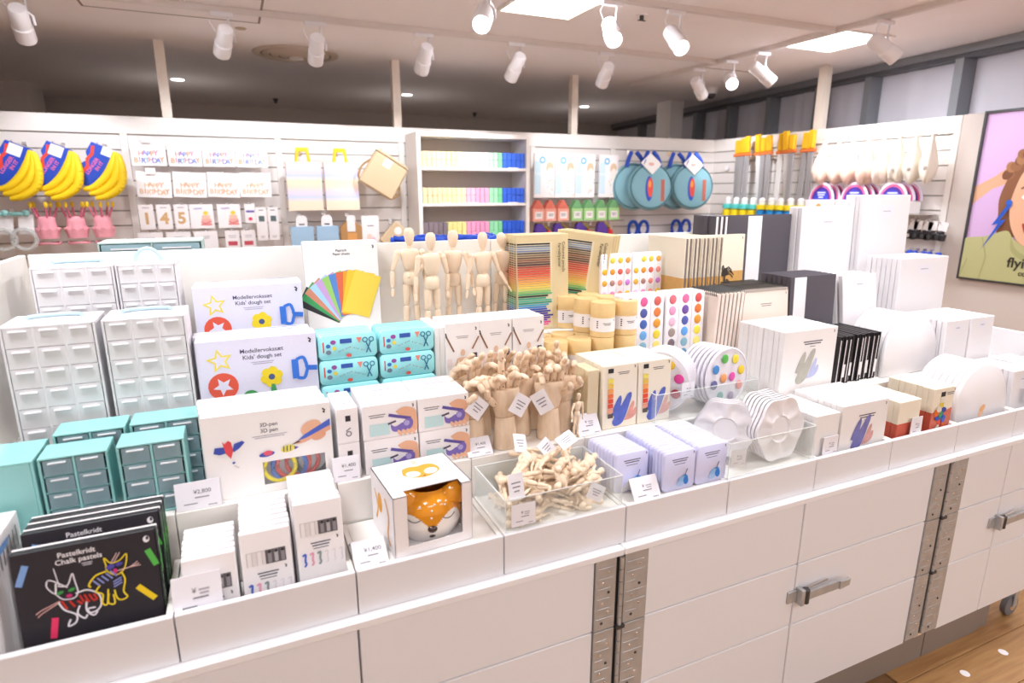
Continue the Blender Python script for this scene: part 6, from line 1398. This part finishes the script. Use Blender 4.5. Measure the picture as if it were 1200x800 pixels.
# cotton bags
COT = mat('cotton_plush', hexc('f6e6da'), .9, bump=.3, scale=60); COTP = mat('peach_plush', hexc('f4d4c4'), .9, bump=.3, scale=60); COTG = mat('cream_plush', hexc('ece2d4'), .9, bump=.3, scale=60)
CB = [(3.60, COTP, .066), (3.47, COTP, .058), (3.345, COTP, .062), (3.22, COTP, .06), (3.10, COT, .056), (2.985, COTG, .053), (2.87, COTG, .055), (2.76, COTG, .05)]
for i, (y, m, r) in enumerate(CB):
    t = thing('drawstring_pouch', 'cream plush pouch hanging on the side wall, ' + ['first', 'second', 'third', 'fourth', 'fifth', 'sixth', 'seventh', 'last'][i] + ' from the swords', 'pouch', (4.31, y, 1.55), (0, 0, RZm), 'plush pouches on the side wall')
    n = 20; pr = [(.02, .0), (.75, .015), (1.0, .07), (.95, .13), (.6, .21), (.28, .27), (.18, .29), (.26, .31)]; vs = []; fs = []
    for rr, z in pr:
        for k in range(n): a = 2 * pi * k / n; g = 1 + .13 * sin(5 * a + i); vs.append((r * rr * g * cos(a), r * 1.1 * rr * g * sin(a), z + .02 * sin(a * 2 + i) * (z < .1)))
    for k2 in range(len(pr) - 1):
        for k in range(n): fs.append((k2 * n + k, k2 * n + (k + 1) % n, (k2 + 1) * n + (k + 1) % n, (k2 + 1) * n + k))
    obj('pouch_body', MB().add(vs, fs, m).mesh('pouch', smooth=70), t); obj('drawstring', MB().tube([(0, 0, .28), (.01, .02, .31), (0, .03, .335)], .004, 6, COTG).mesh('string', smooth=60), t)
    if i > 4: obj('grey_dot_print', MB().ball((.01, -r * 1.08, .09), .014, .004, .014, mat('grey_print', hexc('b4aca4'), .8)).mesh('dot', smooth=60), t)
    peg2(y, 1.875, 'chrome peg hook above the %s plush pouch' % ['first', 'second', 'third', 'fourth', 'fifth', 'sixth', 'seventh', 'last'][i], .16)
# half round packs in white bins
for k, (y, nm) in enumerate([(3.57, 'nearest the swords'), (3.28, 'middle'), (2.98, 'nearest the poster')]):
    b = obj('white_bin', MB().box(-.135, .135, -.14, 0, 0, .085, PAPER).mesh('bin', .003), None, (4.425, y, 1.335), (0, 0, RZm), 'white cardboard bin of half round packs, ' + nm, 'bin', 'white cardboard bins')
    obj('orange_spot', MB().lathe([(.022, 0), (.022, .001)], 16, mat('orange_spot', hexc('f09a3a'), .5), Matrix.Rotation(pi / 2, 4, 'X')).mesh('spot'), b, (.0, -.1401, .035))
    for j in range(3):
        t = thing('round_toy_pack', ['front', 'second', 'rear'][j] + ' half round purple pack in the white bin ' + nm, 'toy pack', (4.425 - .125 + j * .045, y - j * .022, 1.4215), (0, 0, RZm), 'half round purple packs')
        def half(R, m, y0, y1): return MB().prism([(-R, 0), (R, 0)] + [(R * cos(a), R * 1.15 * sin(a)) for a in [pi * i / 20 for i in range(1, 20)]], y0, y1, m)
        obj('pack', half(.115, mat('lilac_pack', hexc('efdff2'), .5), 0, .012).mesh('pack', .002), t); P = Print(.0006)
        for R, c in ((.10, 'e86a9a'), (.085, '4a2f9a'), (.066, '3a46c8')): P.poly([(-R, .002), (R, .002)] + [(R * cos(a), R * 1.15 * sin(a)) for a in [pi * i / 16 for i in range(1, 16)]], c)
        P.text('FUN', 0, .05, .04, 'f0eef8', .02) if False else P.bars(0, .055, .075, 3, .010, .018, 'dcdcf4'); P.obj(t)
obj('wire_shelf', bx(-.5, .5, -.18, 0, -.004, 0, CHROME), None, (4.449, 3.24, 1.3345), (0, 0, RZm), 'thin metal shelf under the white cardboard bins', 'shelf')
# black cameras and blue clips at the lower pegs
for i in range(6):
    y = 2.90 - i * .05
    t = thing('black_toy_camera', 'small black toy on the side wall, ' + ['first', 'second', 'third', 'fourth', 'fifth', 'last'][i] + ' below the white bins', 'toy', (4.36, y, 1.165), (0, .2 * (i % 2), RZm), 'small black toys')
    obj('body', MB().box(-.035, .035, -.02, .02, 0, .045, BLACKC).box(-.015, .015, -.02, .02, .045, .062, BLACKC).mesh('body', .004), t); obj('lens', MB().lathe([(.014, 0), (.014, .012)], 14, CHROME if i < 2 else DKST, Matrix.Rotation(pi / 2, 4, 'X')).mesh('lens'), t, (0, -.018, .022)); obj('header_card', bx(-.03, .03, 0, .003, .064, .125, PAPER), t)
    peg2(y, 1.275, 'chrome peg hook over the %s black toy' % ['first', 'second', 'third', 'fourth', 'fifth', 'last'][i], .09)
for i in range(6):
    y = 2.88 - i * .05; t = thing('blue_clip_toy', 'blue and white clip toy on the side wall, ' + ['first', 'second', 'third', 'fourth', 'fifth', 'last'][i] + ' below the black toys', 'toy', (4.36, y, 1.02), (0, .3 * (i % 2), RZm), 'blue and white clip toys')
    obj('blue_half', MB().ball((-.014, 0, .035), .026, .02, .03, BLUEC).mesh('b', smooth=60), t); obj('white_half', MB().ball((.018, -.01, .02), .022, .02, .024, WPLA).mesh('w', smooth=60), t); peg2(y, 1.075, 'chrome peg hook over the %s blue clip toy' % ['first', 'second', 'third', 'fourth', 'fifth', 'last'][i], .09)
bpy.context.view_layer.update()
